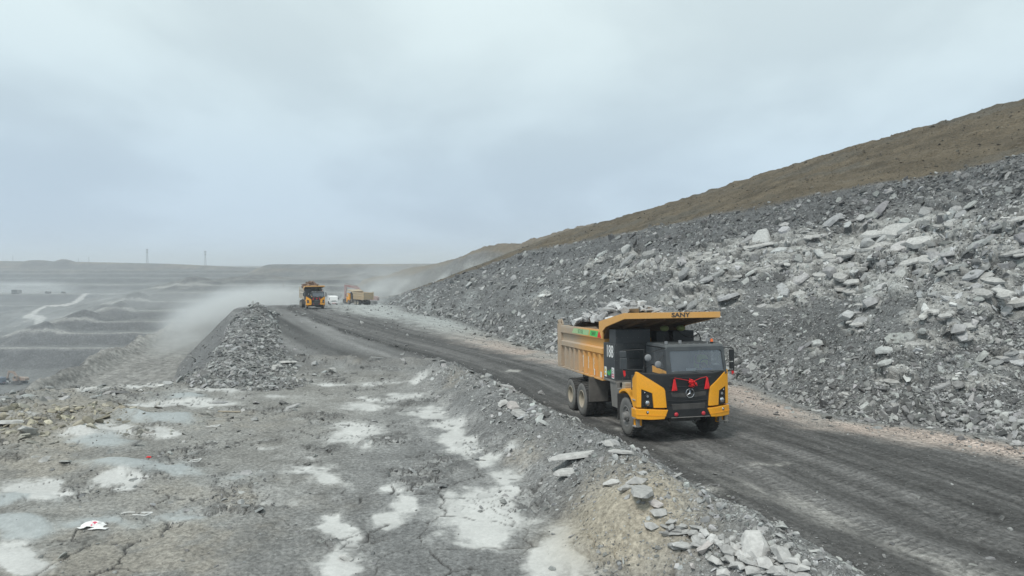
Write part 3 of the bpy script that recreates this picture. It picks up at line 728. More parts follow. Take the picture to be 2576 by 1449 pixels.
# ------------------------------------------------------------------ rocks
random.seed(11)
def hull(pts):
    bm = bmesh.new()
    for p in pts: bm.verts.new(p)
    r = bmesh.ops.convex_hull(bm, input=bm.verts)
    loose = [v for v in bm.verts if not v.link_faces]
    if loose: bmesh.ops.delete(bm, geom=loose, context='VERTS')
    bmesh.ops.recalc_face_normals(bm, faces=bm.faces)
    bm.verts.ensure_lookup_table(); bm.verts.index_update()
    V = np.array([v.co[:] for v in bm.verts]); F = np.array([[v.index for v in f.verts] for f in bm.faces if len(f.verts) == 3])
    bm.free(); return V, F
def slab_pts(n, th, el, r):
    pts = []
    a0 = r.random() * 6.28
    for i in range(n):
        a = a0 + 6.283 * (i + r.uniform(-.33, .33)) / n; q = r.uniform(.36, .52)
        x, y = math.cos(a) * q * el, math.sin(a) * q
        pts.append((x, y, -th / 2 + r.uniform(-.12, .12) * th)); pts.append((x * r.uniform(.8, 1.0), y * r.uniform(.8, 1.0), th / 2 + r.uniform(-.3, .3) * th))
    return pts
def chunk_pts(n, r):
    pts = []
    for i in range(n):
        v = Vector((r.gauss(0, 1), r.gauss(0, 1), r.gauss(0, 1))).normalized() * r.uniform(.42, .55)
        pts.append((v.x, v.y * .85, v.z * .68))
    return pts
rr = random.Random(5)
SLABS = [hull(slab_pts(rr.choice((4, 5, 5, 6)), rr.uniform(.12, .26), rr.uniform(1.0, 1.7), rr)) for _ in range(9)]
CHUNKS = [hull(chunk_pts(rr.choice((7, 8, 9)), rr)) for _ in range(8)]
TINY = [hull(chunk_pts(rr.choice((5, 6)), rr)) for _ in range(6)] + [hull([(x * rr.uniform(.8, 1.2), y * rr.uniform(.8, 1.2), z) for x, y, z in ((.5, .1, 0), (-.1, .45, .05), (-.45, -.1, 0), (.1, -.4, .03), (0, 0, .16), (.1, .0, -.12))]) for _ in range(6)]
BIGSLABS = [hull(slab_pts(rr.choice((7, 8, 9)), rr.uniform(.10, .22), rr.uniform(1.2, 2.0), rr)) for _ in range(8)]
BIGCHUNKS = [hull(chunk_pts(13, rr)) for _ in range(8)]
def frames(Nn, tilt, r):
    """rotation matrices whose z follows the surface normal with some tilt"""
    n = len(Nn)
    t = Nn + r.normal(0, 1, (n, 3)) * tilt[:, None]
    t /= np.linalg.norm(t, axis=1, keepdims=True)
    a = r.normal(0, 1, (n, 3)); a -= t * np.sum(a * t, 1, keepdims=True); a /= np.linalg.norm(a, axis=1, keepdims=True)
    b = np.cross(t, a)
    return np.stack([a, b, t], -1)
def scatter(name, pos, nrm, size, col, parent, slab=.6, tilt=.35, sink=.12, seed=1, small=False):
    r = np.random.default_rng(seed); n = len(pos)
    isl = r.random(n) < slab
    Rm = frames(nrm, np.full(n, tilt), r)
    stretch = np.exp(r.normal(0, .16, (n, 3)))
    Vs, Fs, Cs, off = [], [], [], 0
    tiny = size / np.linalg.norm(pos - np.array([0, 0, 6.]), axis=1) * 682 < 3.4
    for flag, lib in ((True, SLABS), (False, CHUNKS), (2, TINY)):
        ids = np.where(tiny)[0] if flag == 2 else np.where((isl == flag) & ~tiny)[0]
        pick = r.integers(0, len(lib), len(ids))
        for k, (V, F) in enumerate(lib):
            I = ids[pick == k]
            if not len(I): continue
            W = np.einsum('nij,nvj->nvi', Rm[I], V[None] * (size[I][:, None] * stretch[I])[:, None, :])
            W += (pos[I] + nrm[I] * (size[I] * (.02 if flag is True else sink))[:, None])[:, None, :]
            Vs.append(W.reshape(-1, 3)); Fs.append((F[None] + (np.arange(len(I)) * len(V))[:, None, None] + off).reshape(-1, 3)); off += len(I) * len(V)
            Cs.append(np.repeat(col[I], len(V), 0))
    V = np.concatenate(Vs); F = np.concatenate(Fs); C_ = np.concatenate(Cs)
    me = np_mesh(name, V, F.ravel(), np.arange(len(F)) * 3, C_, False)
    me.materials.append(M_rock_a)
    o = bpy.data.objects.new(name, me); COL.objects.link(o); o['kind'] = 'stuff'
    if parent: o.parent = parent
    return o
ROCK_MESHES = {}
def lib_mesh(kind, k):
    key = (kind, k)
    if key not in ROCK_MESHES:
        V, F = (BIGSLABS if kind == 's' else BIGCHUNKS)[k]
        me = np_mesh('rock', V, F.ravel(), np.arange(len(F)) * 3, None, False); me.materials.append(M_rock)
        ROCK_MESHES[key] = me
    return ROCK_MESHES[key]
def one_rock(pos, R3, sc, col, parent, kind, k, name='rock'):
    o = bpy.data.objects.new(name, lib_mesh(kind, k)); COL.objects.link(o)
    M = Matrix([[R3[i][j] * sc[j] for j in range(3)] + [pos[i]] for i in range(3)] + [[0, 0, 0, 1]])
    o.matrix_world = M; o.color = (*col, 1)
    if parent: o.parent = parent
    return o
def single_rocks(pos, nrm, size, col, parent, slab=.7, tilt=.3, seed=2, flat=None):
    r = np.random.default_rng(seed); n = len(pos)
    Rm = frames(nrm, np.full(n, tilt), r)
    for i in range(n):
        s_ = r.random() < (slab if flat is None else flat[i])
        st = np.exp(r.normal(0, .14, 3)) * size[i]
        p = pos[i] + nrm[i] * size[i] * (.0 if s_ else .12)
        one_rock(p, Rm[i], st, col[i], parent, 's' if s_ else 'c', int(r.integers(0, 8)))
def grid_normals(Pg):
    a = np.gradient(Pg, axis=1); b = np.gradient(Pg, axis=0)
    n = np.cross(a, b); n /= np.linalg.norm(n, axis=-1, keepdims=True) + 1e-12
    n *= np.where(n[..., 2:3] < 0, -1, 1)
    return n
def screen_area(Pg):
    px, py = project(Pg)
    a = np.abs((px[1:, 1:] - px[:-1, :-1]) * (py[:-1, 1:] - py[1:, :-1]) - (px[:-1, 1:] - px[1:, :-1]) * (py[1:, 1:] - py[:-1, :-1])) / 2
    cx = fm(px); cy = fm(py)
    vis = (cx > -500) & (cx < 3500) & (cy > -500) & (cy < 2000) & (fm(Pg[..., 1]) > 3)
    edge_w = np.where((cx > -120) & (cx < 2700) & (cy < 1520), 1.0, .35)
    return np.where(vis, np.minimum(a, 400) * edge_w, 0), cx, cy
def pick(Pg, Ng, w, n, seed, arrs=()):
    r = np.random.default_rng(seed)
    p = w.ravel() / w.sum(); idx = r.choice(p.size, n, p=p)
    i, j = np.unravel_index(idx, w.shape); fu = r.random(n)[:, None]; fv = r.random(n)[:, None]
    def it(A):
        A = A if A.ndim == 3 else A[..., None]
        return (A[i, j] * (1 - fu) + A[i, j + 1] * fu) * (1 - fv) + (A[i + 1, j] * (1 - fu) + A[i + 1, j + 1] * fu) * fv
    N_ = it(Ng); N_ /= np.linalg.norm(N_, axis=1, keepdims=True)
    return it(Pg), N_, [it(a)[:, 0] for a in arrs]
def greys(n, r, lo=.12, hi=.42, k=1.6):
    g = lo + (hi - lo) * r.random(n) ** k
    t = r.normal(0, .012, (n, 3))
    return np.clip(g[:, None] * (1 + t + np.array([.0, .008, -.01])), .02, .8)

# --- bank rubble
BN = grid_normals(BP)
# use the smooth slope normal mixed with the surface normal
sa, scx, scy = screen_area(BP)
vm = fm(vrow); rm = fm(rockm)
dens = .5 + .5 * sst(-.4, .4, fbm(SU * .3, D * .6, 641, 3))
w = sa * rm * fm(dens) * (1 + .8 * sst(.3, .0, vm)) * (vm > -.02) * (1 - .55 * fm(outc))
n = 62000
pos, nr, (vv, oc) = pick(BP, BN, w, n, 21, (vrow, outc))
r = np.random.default_rng(22)
dist = np.linalg.norm(pos - np.array([0, 0, 6.]), axis=1)
size = dist / 682 * 1.45 * (1 - r.random(n)) ** (-1 / 2.6)
size = np.minimum(size, dist / 682 * 8) * np.interp(vv, [0, .04, .12, .35, .5, .8, 1], [1.35, 1.15, .85, .85, 1.1, .95, 1.0])
size = np.clip(size, .05, 1.3)
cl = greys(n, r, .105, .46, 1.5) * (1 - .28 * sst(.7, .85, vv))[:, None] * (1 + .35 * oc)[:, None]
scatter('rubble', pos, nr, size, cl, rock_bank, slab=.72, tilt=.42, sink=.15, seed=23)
# --- stones and clods on the brown earth above
bw_ = sa * (1 - rm) * (fm(vrow) < 2.0)
pos, nr, _ = pick(BP, BN, bw_, 3600, 27, ())
r = np.random.default_rng(28); dist = np.linalg.norm(pos - np.array([0, 0, 6.]), axis=1)
size = dist / 682 * np.minimum(1.1 * (1 - r.random(3600)) ** (-1 / 3.2), 4)
scatter('rubble', pos, nr, size, greys(3600, r, .07, .17, 1.6) * np.array([1.08, .96, .78]), rock_bank, slab=.3, tilt=.4, sink=.05, seed=29)
# --- bank: single slabs and blocks, big ones in the outcrop bands
n = 185
w2 = sa * (scx > 0) * (scx < 2600) * (scy < 1460) * rm * (fm(outc) ** 1.5 + .10) * (vm > .02) * (vm < .93)
pos, nr, (vv, oc) = pick(BP, BN, w2, n, 25, (vrow, outc))
# surface normal of the plain slope, so slabs lie with the bank
nxw = np.interp(pos[:, 1], by[::-1], nx[::-1]); nyw = np.interp(pos[:, 1], by[::-1], ny[::-1])
ns = np.stack([-nxw * .595, -nyw * .595, np.full(n, .80)], -1); ns /= np.linalg.norm(ns, axis=1, keepdims=True)
dist = np.linalg.norm(pos - np.array([0, 0, 6.]), axis=1)
size = dist / 682 * (7 + 8 * r.random(n) ** 2.2) * (.75 + .5 * oc)
cl = greys(n, r, .24, .46, .9)
single_rocks(pos + ns * .05, ns, size, cl, rock_bank, slab=.86, tilt=.16, seed=26)
# measured large plates: photo px, size px, aspect handled by the mesh
bkx, bky = project(BP)
N_PLATE = 185
flatP = BP[:R1].reshape(-1, 3); fpx = bkx[:R1].ravel(); fpy = bky[:R1].ravel()
for k, (px, py, s, a) in enumerate(plates):
    i = int(np.argmin((fpx - px) ** 2 + (fpy - py) ** 2)); p = flatP[i]
    j = i % len(su)
    nn = np.array([-nx[j] * .595, -ny[j] * .595, .80]); nn /= np.linalg.norm(nn)
    al = np.array([-ny[j], nx[j], 0.]); al /= np.linalg.norm(al)
    bb = np.cross(nn, al); d_ = np.linalg.norm(p - np.array([0, 0, 6.]))
    for q in range(3 if s > 55 else 2):
        th = random.uniform(-.3, .3); A = al * math.cos(th) + bb * math.sin(th)
        n2 = nn + al * random.uniform(-.12, .12) + bb * random.uniform(-.12, .12); n2 /= np.linalg.norm(n2)
        A -= n2 * (A @ n2); A /= np.linalg.norm(A); B = np.cross(n2, A)
        S = s / 1717 * d_ * (.50 if q == 0 else random.uniform(.26, .40)); g = a * random.uniform(.86, 1.05)
        off = np.zeros(3) if q == 0 else al * random.choice((-1, 1)) * random.uniform(.35, .75) * s / 1717 * d_ * .8 + bb * random.uniform(-.35, .35) * s / 1717 * d_ * .6
        if q == 0 or N_PLATE < 300: one_rock(p + off + nn * (.06 * S - .02 * q), np.stack([A, B, n2], -1), (S * random.uniform(.9, 1.25), S * random.uniform(.6, .85), S * random.uniform(.5, .9)), (g, g * .99, g * .95), rock_bank, 's', random.randrange(8)); N_PLATE += 1

# --- scattered stones on the ground, berms and road
GN = grid_normals(P)
ga, gcx, gcy = screen_area(P)
f_heap, f_brk, f_rim, f_lump, f_zone = fm(gm['heap']), fm(gm['brk']), fm(gm['rim']), fm(gm['lump']), fm(gm['zone'])
f_wh, f_bl, f_tr, f_sr = fm(gm['white']), fm(gm['blue']), fm(gm['tr']), fm(gm['sr'])
gyc = fm(gy); gxc = fm(gx)
vis_ok = keep & (f_de < 13) & (f_tt < .3)
def ground_rocks(mask, n, seed, parent, nm, lo, hi, kk, s0, smax, alpha, slab, tint=None, single=0, ssize=(5, 12), slo=.2, shi=.45, swt=None, tilt=.4):
    w = ga * mask * vis_ok
    pos, nr, (br,) = pick(P, GN, w, n, seed, (gm['brk'],))
    r = np.random.default_rng(seed + 1); dist = np.linalg.norm(pos - np.array([0, 0, 6.]), axis=1)
    sz = np.minimum(dist / 682 * s0 * (1 - r.random(n)) ** (-1 / alpha), dist / 682 * smax)
    cl = greys(n, r, lo, hi, kk)
    if tint is not None: cl = cl * np.asarray(tint)
    cl = cl * (1 + br[:, None] * np.array([.15, .04, -.18]))
    scatter(nm, pos, nr, sz, cl, parent, slab=slab, tilt=tilt, seed=seed + 2)
    if single:
        w = ga * (mask if swt is None else swt) * vis_ok * (gcx > 0) * (gcx < 2590) * (gcy < 1470)
        pos, nr, (br,) = pick(P, GN, w, single, seed + 3, (gm['brk'],))
        dist = np.linalg.norm(pos - np.array([0, 0, 6.]), axis=1)
        sz = dist / 682 * (ssize[0] + (ssize[1] - ssize[0]) * r.random(single) ** 2.5)
        cl = greys(single, r, slo, shi, 1.1) * (1 + br[:, None] * np.array([.15, .06, -.15]))
        single_rocks(pos, nr, sz, cl, parent, slab=slab, tilt=tilt, seed=seed + 4)
mg = (m_gr * (.10 + 1.9 * f_zone ** 2 + 1.3 * f_brk + 1.8 * f_rim + .9 * f_lump + 2.5 * fm(gm['foot']) + 2.2 * fm(gm['heel']) + 1.6 * (f_de > 0) * (gyc < 120)) * np.where(f_de > 1.5, (gyc > 36) * (gyc < 120), 1) * (1 - .9 * f_wh) * (1 - .92 * f_bl))
ground_rocks(mg, 21000, 31, ground, 'gravel', .12, .36, 1.4, 1.1, 5, 2.6, .8, single=230, ssize=(5, 12), slo=.16, shi=.42, swt=m_gr * (.02 + f_zone ** 2 * .5 + 1.6 * f_brk + 1.6 * f_rim + .8 * f_lump) * (1 - f_bl) * (f_de < 1))
ground_rocks(m_pb * (.55 + sst(.2, .7, f_pb)) * (1 - .9 * f_heap), 17000, 41, road_berm, 'gravel', .15, .46, 1.2, 1.3, 6, 2.5, .5, single=170, ssize=(6, 12), slo=.24, shi=.46, swt=m_pb * (1 - .97 * f_heap) * sst(.1, .6, f_pb) * sst(-1.2, .3, fm(gm['tb'])))
ground_rocks(m_pe * 1.0, 10500, 51, edge_berm_o, 'rubble', .14, .40, 1.6, 1.0, 6, 2.1, .6, single=90, ssize=(5, 9), slo=.16, shi=.40)
road_w = m_road * (.015 + 1.0 * np.exp(-(f_tr / .9) ** 2) + .6 * sst(-4.5, -.5, f_tt) + .3 * sst(50, 80, gyc))
ground_rocks(road_w, 7000, 61, haul_road, 'gravel', .10, .36, 1.4, 1.0, 4.5, 2.8, .7, single=70, ssize=(4.5, 10), slo=.14, shi=.40, swt=m_road * (.01 + 1.0 * sst(-2.2, -.2, f_tt) + .12 * np.exp(-(f_tr / .9) ** 2)))

# --- measured heaps of big blocks on the roadside berm
def block(px, py, s, g, fl, up=.25, seed=0, parent=None, tint=(1, .99, .95), elong=(1.2, .9, .8), rot=None):
    c = gp(px, py)
    z = near_z(*c)
    # walk along the ray to the real surface
    d = ray(px, py)
    for t in np.arange(6, 60, .05):
        if CAM_H + d[2] * t < near_z(d[0] * t, d[1] * t): break
    X, Y = d[0] * t, d[1] * t; Z = near_z(X, Y)
    S = s / 1717 * math.hypot(X, Y)
    r = random.Random(seed * 31 + int(px))
    tl = .18 if fl == 's' else .35
    e = Euler((r.uniform(-tl, tl), r.uniform(-tl, tl), r.uniform(0, 6.28) if rot is None else rot)).to_matrix()
    return one_rock((X, Y, Z + S * up * .5), e, tuple(S * q for q in elong), tuple(g * q for q in tint), parent, fl, r.randrange(8))
for k, (px, py, s, g, fl) in enumerate([(1900, 1385, 95, .50, 'c'), (1965, 1405, 70, .42, 'c'), (1870, 1405, 48, .5, 'c'), (1830, 1395, 60, .36, 'c'), (1775, 1385, 52, .44, 'c'), (1930, 1430, 60, .48, 'c'), (1860, 1432, 46, .44, 'c'), (1800, 1425, 44, .48, 'c'),
        (1995, 1425, 48, .46, 'c'), (2015, 1440, 40, .5, 'c'), (1745, 1350, 42, .4, 'c'), (1705, 1345, 38, .34, 'c'), (1655, 1300, 46, .42, 'c'), (1648, 1275, 40, .46, 's'), (1620, 1245, 70, .38, 's'), (1575, 1235, 44, .42, 'c'),
        (1600, 1220, 50, .40, 'c'), (1540, 1222, 42, .48, 'c'), (1428, 1195, 52, .46, 's'), (1450, 1155, 74, .48, 's'), (1530, 1125, 46, .4, 'c'), (1560, 1140, 34, .44, 's'), (1290, 1025, 46, .40, 's'), (1310, 1050, 52, .38, 's'),
        (1265, 1020, 34, .46, 'c'), (1370, 1050, 30, .12, 'c'), (1640, 1330, 40, .4, 'c'), (1710, 1385, 40, .33, 'c'), (1850, 1385, 44, .5, 'c'), (1950, 1445, 50, .44, 'c'), (1890, 1445, 46, .42, 'c'), (1740, 1430, 34, .45, 'c'), (1820, 1448, 40, .47, 'c'), (1980, 1380, 30, .4, 'c')]):
    block(px, py, s, g, fl, seed=k, parent=road_berm, tint=(1, .985, .95) if k % 9 != 4 else (1.03, .96, .92))
for k, (px, py, s, g) in enumerate([(722, 915, 34, .5), (700, 925, 24, .42), (655, 905, 22, .34), (640, 925, 18, .3), (870, 1408, 34, .46), (355, 985, 14, .62), (405, 972, 14, .66), (375, 968, 14, .5), (530, 1028, 14, .62), (600, 1085, 12, .16), (115, 1160, 26, .40), (70, 1092, 44, .42), (30, 1068, 40, .46), (690, 930, 26, .4)]):
    block(px, py, s, g, 'c' if k % 3 else 's', seed=50 + k, parent=edge_berm_o if k < 4 else ground)
# loose blocks heaped where the berm comes closest
rq2 = random.Random(44)
for k in range(72):
    q = rq2.random(); px = 1690 + 350 * q + rq2.uniform(-25, 25); py = 1330 + 110 * q + rq2.uniform(-10, 50)
    block(px, min(py, 1470), rq2.choice((16, 20, 24, 30, 36)), rq2.uniform(.30, .54), 'c' if rq2.random() < .8 else 's', seed=200 + k, parent=road_berm, tint=(1, .99, .96), up=.4)
# the pinkish sandstone boulder by the toe of the bank stands alone
b_o = block(1857, 947, 52, .46, 'c', up=.55, seed=99, tint=(1.1, .86, .68), elong=(1.15, 1.0, .8), rot=.3)
b_o.name = 'boulder'; b_o['label'] = 'pinkish tan sandstone boulder at the foot of the grey rock bank beside the truck'; b_o['category'] = 'boulder'
# ------------------------------------------------------------------ builder for made things
class MB:
    def __init__(s): s.V = []; s.F = []
    def add(s, V, F):
        o = len(s.V); s.V += [tuple(v) for v in V]; s.F += [tuple(i + o for i in f) for f in F]; return s
    def box(s, x0, x1, y0, y1, z0, z1):
        return s.add([(x0, y0, z0), (x1, y0, z0), (x1, y1, z0), (x0, y1, z0), (x0, y0, z1), (x1, y0, z1), (x1, y1, z1), (x0, y1, z1)],
                     [(0, 3, 2, 1), (4, 5, 6, 7), (0, 1, 5, 4), (1, 2, 6, 5), (2, 3, 7, 6), (3, 0, 4, 7)])
    def prism(s, pts, a, b, axis):
        """polygon extruded along x ('x': pts are y,z), y (pts x,z) or z (pts x,y)"""
        n = len(pts)
        f = {'x': lambda p, t: (t, p[0], p[1]), 'y': lambda p, t: (p[0], t, p[1]), 'z': lambda p, t: (p[0], p[1], t)}[axis]
        V = [f(p, a) for p in pts] + [f(p, b) for p in pts]
        return s.add(V, [tuple(range(n))[::-1], tuple(range(n, 2 * n))] + [(i, (i + 1) % n, n + (i + 1) % n, n + i) for i in range(n)])
    def hexa(s, A, B):
        """two quads joined"""
        return s.add(list(A) + list(B), [(3, 2, 1, 0), (4, 5, 6, 7), (0, 1, 5, 4), (1, 2, 6, 5), (2, 3, 7, 6), (3, 0, 4, 7)])
    def cyl(s, p0, p1, r0, r1=None, n=16, cap=True):
        p0 = Vector(p0); p1 = Vector(p1); r1 = r0 if r1 is None else r1
        d = (p1 - p0).normalized(); a = d.orthogonal().normalized(); b = d.cross(a)
        V = [p0 + (a * math.cos(t) + b * math.sin(t)) * r0 for t in [6.2832 * i / n for i in range(n)]] + \
            [p1 + (a * math.cos(t) + b * math.sin(t)) * r1 for t in [6.2832 * i / n for i in range(n)]]
        F = [(i, (i + 1) % n, n + (i + 1) % n, n + i) for i in range(n)]
        if cap: F += [tuple(range(n))[::-1], tuple(range(n, 2 * n))]
        return s.add(V, F)
    def tube(s, path, r, n=8):
        for a, b in zip(path[:-1], path[1:]): s.cyl(a, b, r, r, n)
        for p in path[1:-1]: s.ball(p, r, n, max(4, n // 2))
        return s
    def ball(s, c, r, n=12, m=8, sc=(1, 1, 1)):
        V, F = [], []
        for j in range(m + 1):
            ph = math.pi * j / m
            for i in range(n):
                th = 6.2832 * i / n
                V.append((c[0] + r * sc[0] * math.sin(ph) * math.cos(th), c[1] + r * sc[1] * math.sin(ph) * math.sin(th), c[2] + r * sc[2] * math.cos(ph)))
        for j in range(m):
            for i in range(n): F.append((j * n + i, (j + 1) * n + i, (j + 1) * n + (i + 1) % n, j * n + (i + 1) % n))
        return s.add(V, F)
    def lathe_y(s, prof, n=40, c=(0, 0, 0), closed=True):
        """profile of (radius, y) turned about the y axis"""
        m = len(prof); V = []
        for i in range(n):
            t = 6.28318 * i / n
            for r, y in prof: V.append((c[0] + r * math.cos(t), c[1] + y, c[2] + r * math.sin(t)))
        F = []
        for i in range(n):
            for j in range(m if closed else m - 1):
                a, b = i * m + j, i * m + (j + 1) % m; k = (i + 1) % n
                F.append((a, b, k * m + (j + 1) % m, k * m + j))
        return s.add(V, F)
    def ring_yz(s, outer, inner, x0, x1, rake=0.0, zr=0.0):
        """frame between two loops of (y, z) of equal length"""
        n = len(outer)
        def X(x, z): return x - (z - zr) * rake
        V = [(X(x0, z), y, z) for y, z in outer] + [(X(x0, z), y, z) for y, z in inner] + [(X(x1, z), y, z) for y, z in outer] + [(X(x1, z), y, z) for y, z in inner]
        F = []
        for i in range(n):
            j = (i + 1) % n
            F += [(i, j, n + j, n + i), (2 * n + j, 2 * n + i, 3 * n + i, 3 * n + j), (i, 2 * n + i, 2 * n + j, j), (n + i, n + j, 3 * n + j, 3 * n + i)]
        return s.add(V, F)
    def build(s, name, mat, parent=None, bevel=0.0, smooth=False, bend=None, cuts=(), loc=None, seg=2):
        bm = bmesh.new()
        vs_ = [bm.verts.new(v) for v in s.V]
        for f in s.F:
            try: bm.faces.new([vs_[i] for i in f])
            except ValueError: pass
        bmesh.ops.recalc_face_normals(bm, faces=bm.faces)
        if bevel:
            e = [e for e in bm.edges if len(e.link_faces) == 2 and e.calc_face_angle(0) > .5]
            bmesh.ops.bevel(bm, geom=e, offset=bevel, segments=seg, profile=.6, affect='EDGES', clamp_overlap=True)
        for ax, v in cuts:
            no = {'x': (1, 0, 0), 'y': (0, 1, 0), 'z': (0, 0, 1)}[ax]
            bmesh.ops.bisect_plane(bm, geom=bm.verts[:] + bm.edges[:] + bm.faces[:], plane_co=tuple(v * q for q in no), plane_no=no, dist=1e-5)
        if bend:
            for v in bm.verts: v.co = Vector(bend(v.co))
        me = bpy.data.meshes.new(name); bm.to_mesh(me); bm.free()
        if smooth:
            me.polygons.foreach_set('use_smooth', [True] * len(me.polygons))
            if smooth == 'auto': me.set_sharp_from_angle(angle=.6)
        if mat: me.materials.append(mat)
        o = bpy.data.objects.new(name, me); COL.objects.link(o)
        if loc: o.location = loc
        if parent: o.parent = parent
        return o
def thing(name, label, cat, loc=(0, 0, 0), rot=(0, 0, 0), group=None):
    o = bpy.data.objects.new(name, None); COL.objects.link(o); o.location = loc; o.rotation_euler = rot
    o.empty_display_size = .3
    o['label'] = label; o['category'] = cat
    if group: o['group'] = group
    return o
def tag(o, label, cat, group=None):
    o['label'] = label; o['category'] = cat
    if group: o['group'] = group
    return o
def empty(name, parent, loc=(0, 0, 0), rot=(0, 0, 0)):
    o = bpy.data.objects.new(name, None); COL.objects.link(o); o.parent = parent; o.location = loc; o.rotation_euler = rot; o.empty_display_size = .2
    return o
def copy_tree(o, parent=None):
    c = o.copy(); COL.objects.link(c)
    if parent: c.parent = parent
    for ch in list(o.children): copy_tree(ch, c)
    return c

def paint(name, col, rough=.45, metal=0.0, dust=.25, dustc=(.30, .28, .25), scale=2.0, grad=None, coat=0.0, bump=.0, up=.35):
    """paint under an uneven film of dust; more dust lies on faces that look up"""
    m, t, b = new_mat(name); L = t.links.new
    tcn = N(t, 'ShaderNodeTexCoord')
    na = N(t, 'ShaderNodeTexNoise', i_Scale=scale, i_Detail=7.0, i_Roughness=0.65); L(tcn.outputs['Object'], na.inputs['Vector'])
    nb = N(t, 'ShaderNodeTexNoise', i_Scale=scale * 9, i_Detail=4.0, i_Roughness=0.6); L(tcn.outputs['Object'], nb.inputs['Vector'])
    r1 = N(t, 'ShaderNodeMapRange'); r1.inputs['From Min'].default_value = .35; r1.inputs['From Max'].default_value = .72
    r1.inputs['To Min'].default_value = dust * .35; r1.inputs['To Max'].default_value = min(1.0, dust * 1.9)
    L(na.outputs['Fac'], r1.inputs['Value'])
    g = N(t, 'ShaderNodeNewGeometry'); sp = N(t, 'ShaderNodeSeparateXYZ'); L(g.outputs['Normal'], sp.inputs[0])
    u_ = N(t, 'ShaderNodeMath', operation='MULTIPLY'); u_.use_clamp = True; L(sp.outputs['Z'], u_.inputs[0]); u_.inputs[1].default_value = up
    ad = N(t, 'ShaderNodeMath', operation='ADD'); ad.use_clamp = True; L(r1.outputs[0], ad.inputs[0]); L(u_.outputs[0], ad.inputs[1])
    fac = ad
    if grad:
        # splashed dust grows along the body: (axis index, from, to, amount)
        so = N(t, 'ShaderNodeSeparateXYZ'); L(tcn.outputs['Object'], so.inputs[0])
        rg = N(t, 'ShaderNodeMapRange'); rg.inputs['From Min'].default_value = grad[1]; rg.inputs['From Max'].default_value = grad[2]
        rg.inputs['To Min'].default_value = 0; rg.inputs['To Max'].default_value = grad[3]; rg.interpolation_type = 'SMOOTHSTEP'
        L(so.outputs[grad[0]], rg.inputs['Value'])
        a2 = N(t, 'ShaderNodeMath', operation='ADD'); a2.use_clamp = True; L(ad.outputs[0], a2.inputs[0]); L(rg.outputs[0], a2.inputs[1]); fac = a2
    mxn = N(t, 'ShaderNodeMix', data_type='RGBA'); L(fac.outputs[0], mxn.inputs['Factor'])
    mxn.inputs['A'].default_value = (*col, 1); mxn.inputs['B'].default_value = (*dustc, 1)
    r2 = N(t, 'ShaderNodeMapRange'); r2.inputs['From Min'].default_value = .3; r2.inputs['From Max'].default_value = .7
    r2.inputs['To Min'].default_value = .94; r2.inputs['To Max'].default_value = 1.05; L(nb.outputs['Fac'], r2.inputs['Value'])
    sc = N(t, 'ShaderNodeVectorMath', operation='SCALE'); L(mxn.outputs['Result'], sc.inputs[0]); L(r2.outputs[0], sc.inputs['Scale'])
    L(sc.outputs[0], b.inputs['Base Color'])
    rr_ = N(t, 'ShaderNodeMapRange'); rr_.inputs['To Min'].default_value = rough; rr_.inputs['To Max'].default_value = .9
    L(fac.outputs[0], rr_.inputs['Value']); L(rr_.outputs[0], b.inputs['Roughness'])
    b.inputs['Metallic'].default_value = metal; b.inputs['Coat Weight'].default_value = coat; b.inputs['Specular IOR Level'].default_value = .35
    if bump:
        bn = N(t, 'ShaderNodeBump', i_Strength=bump, i_Distance=.02); L(nb.outputs['Fac'], bn.inputs['Height']); L(bn.outputs[0], b.inputs['Normal'])
    return m
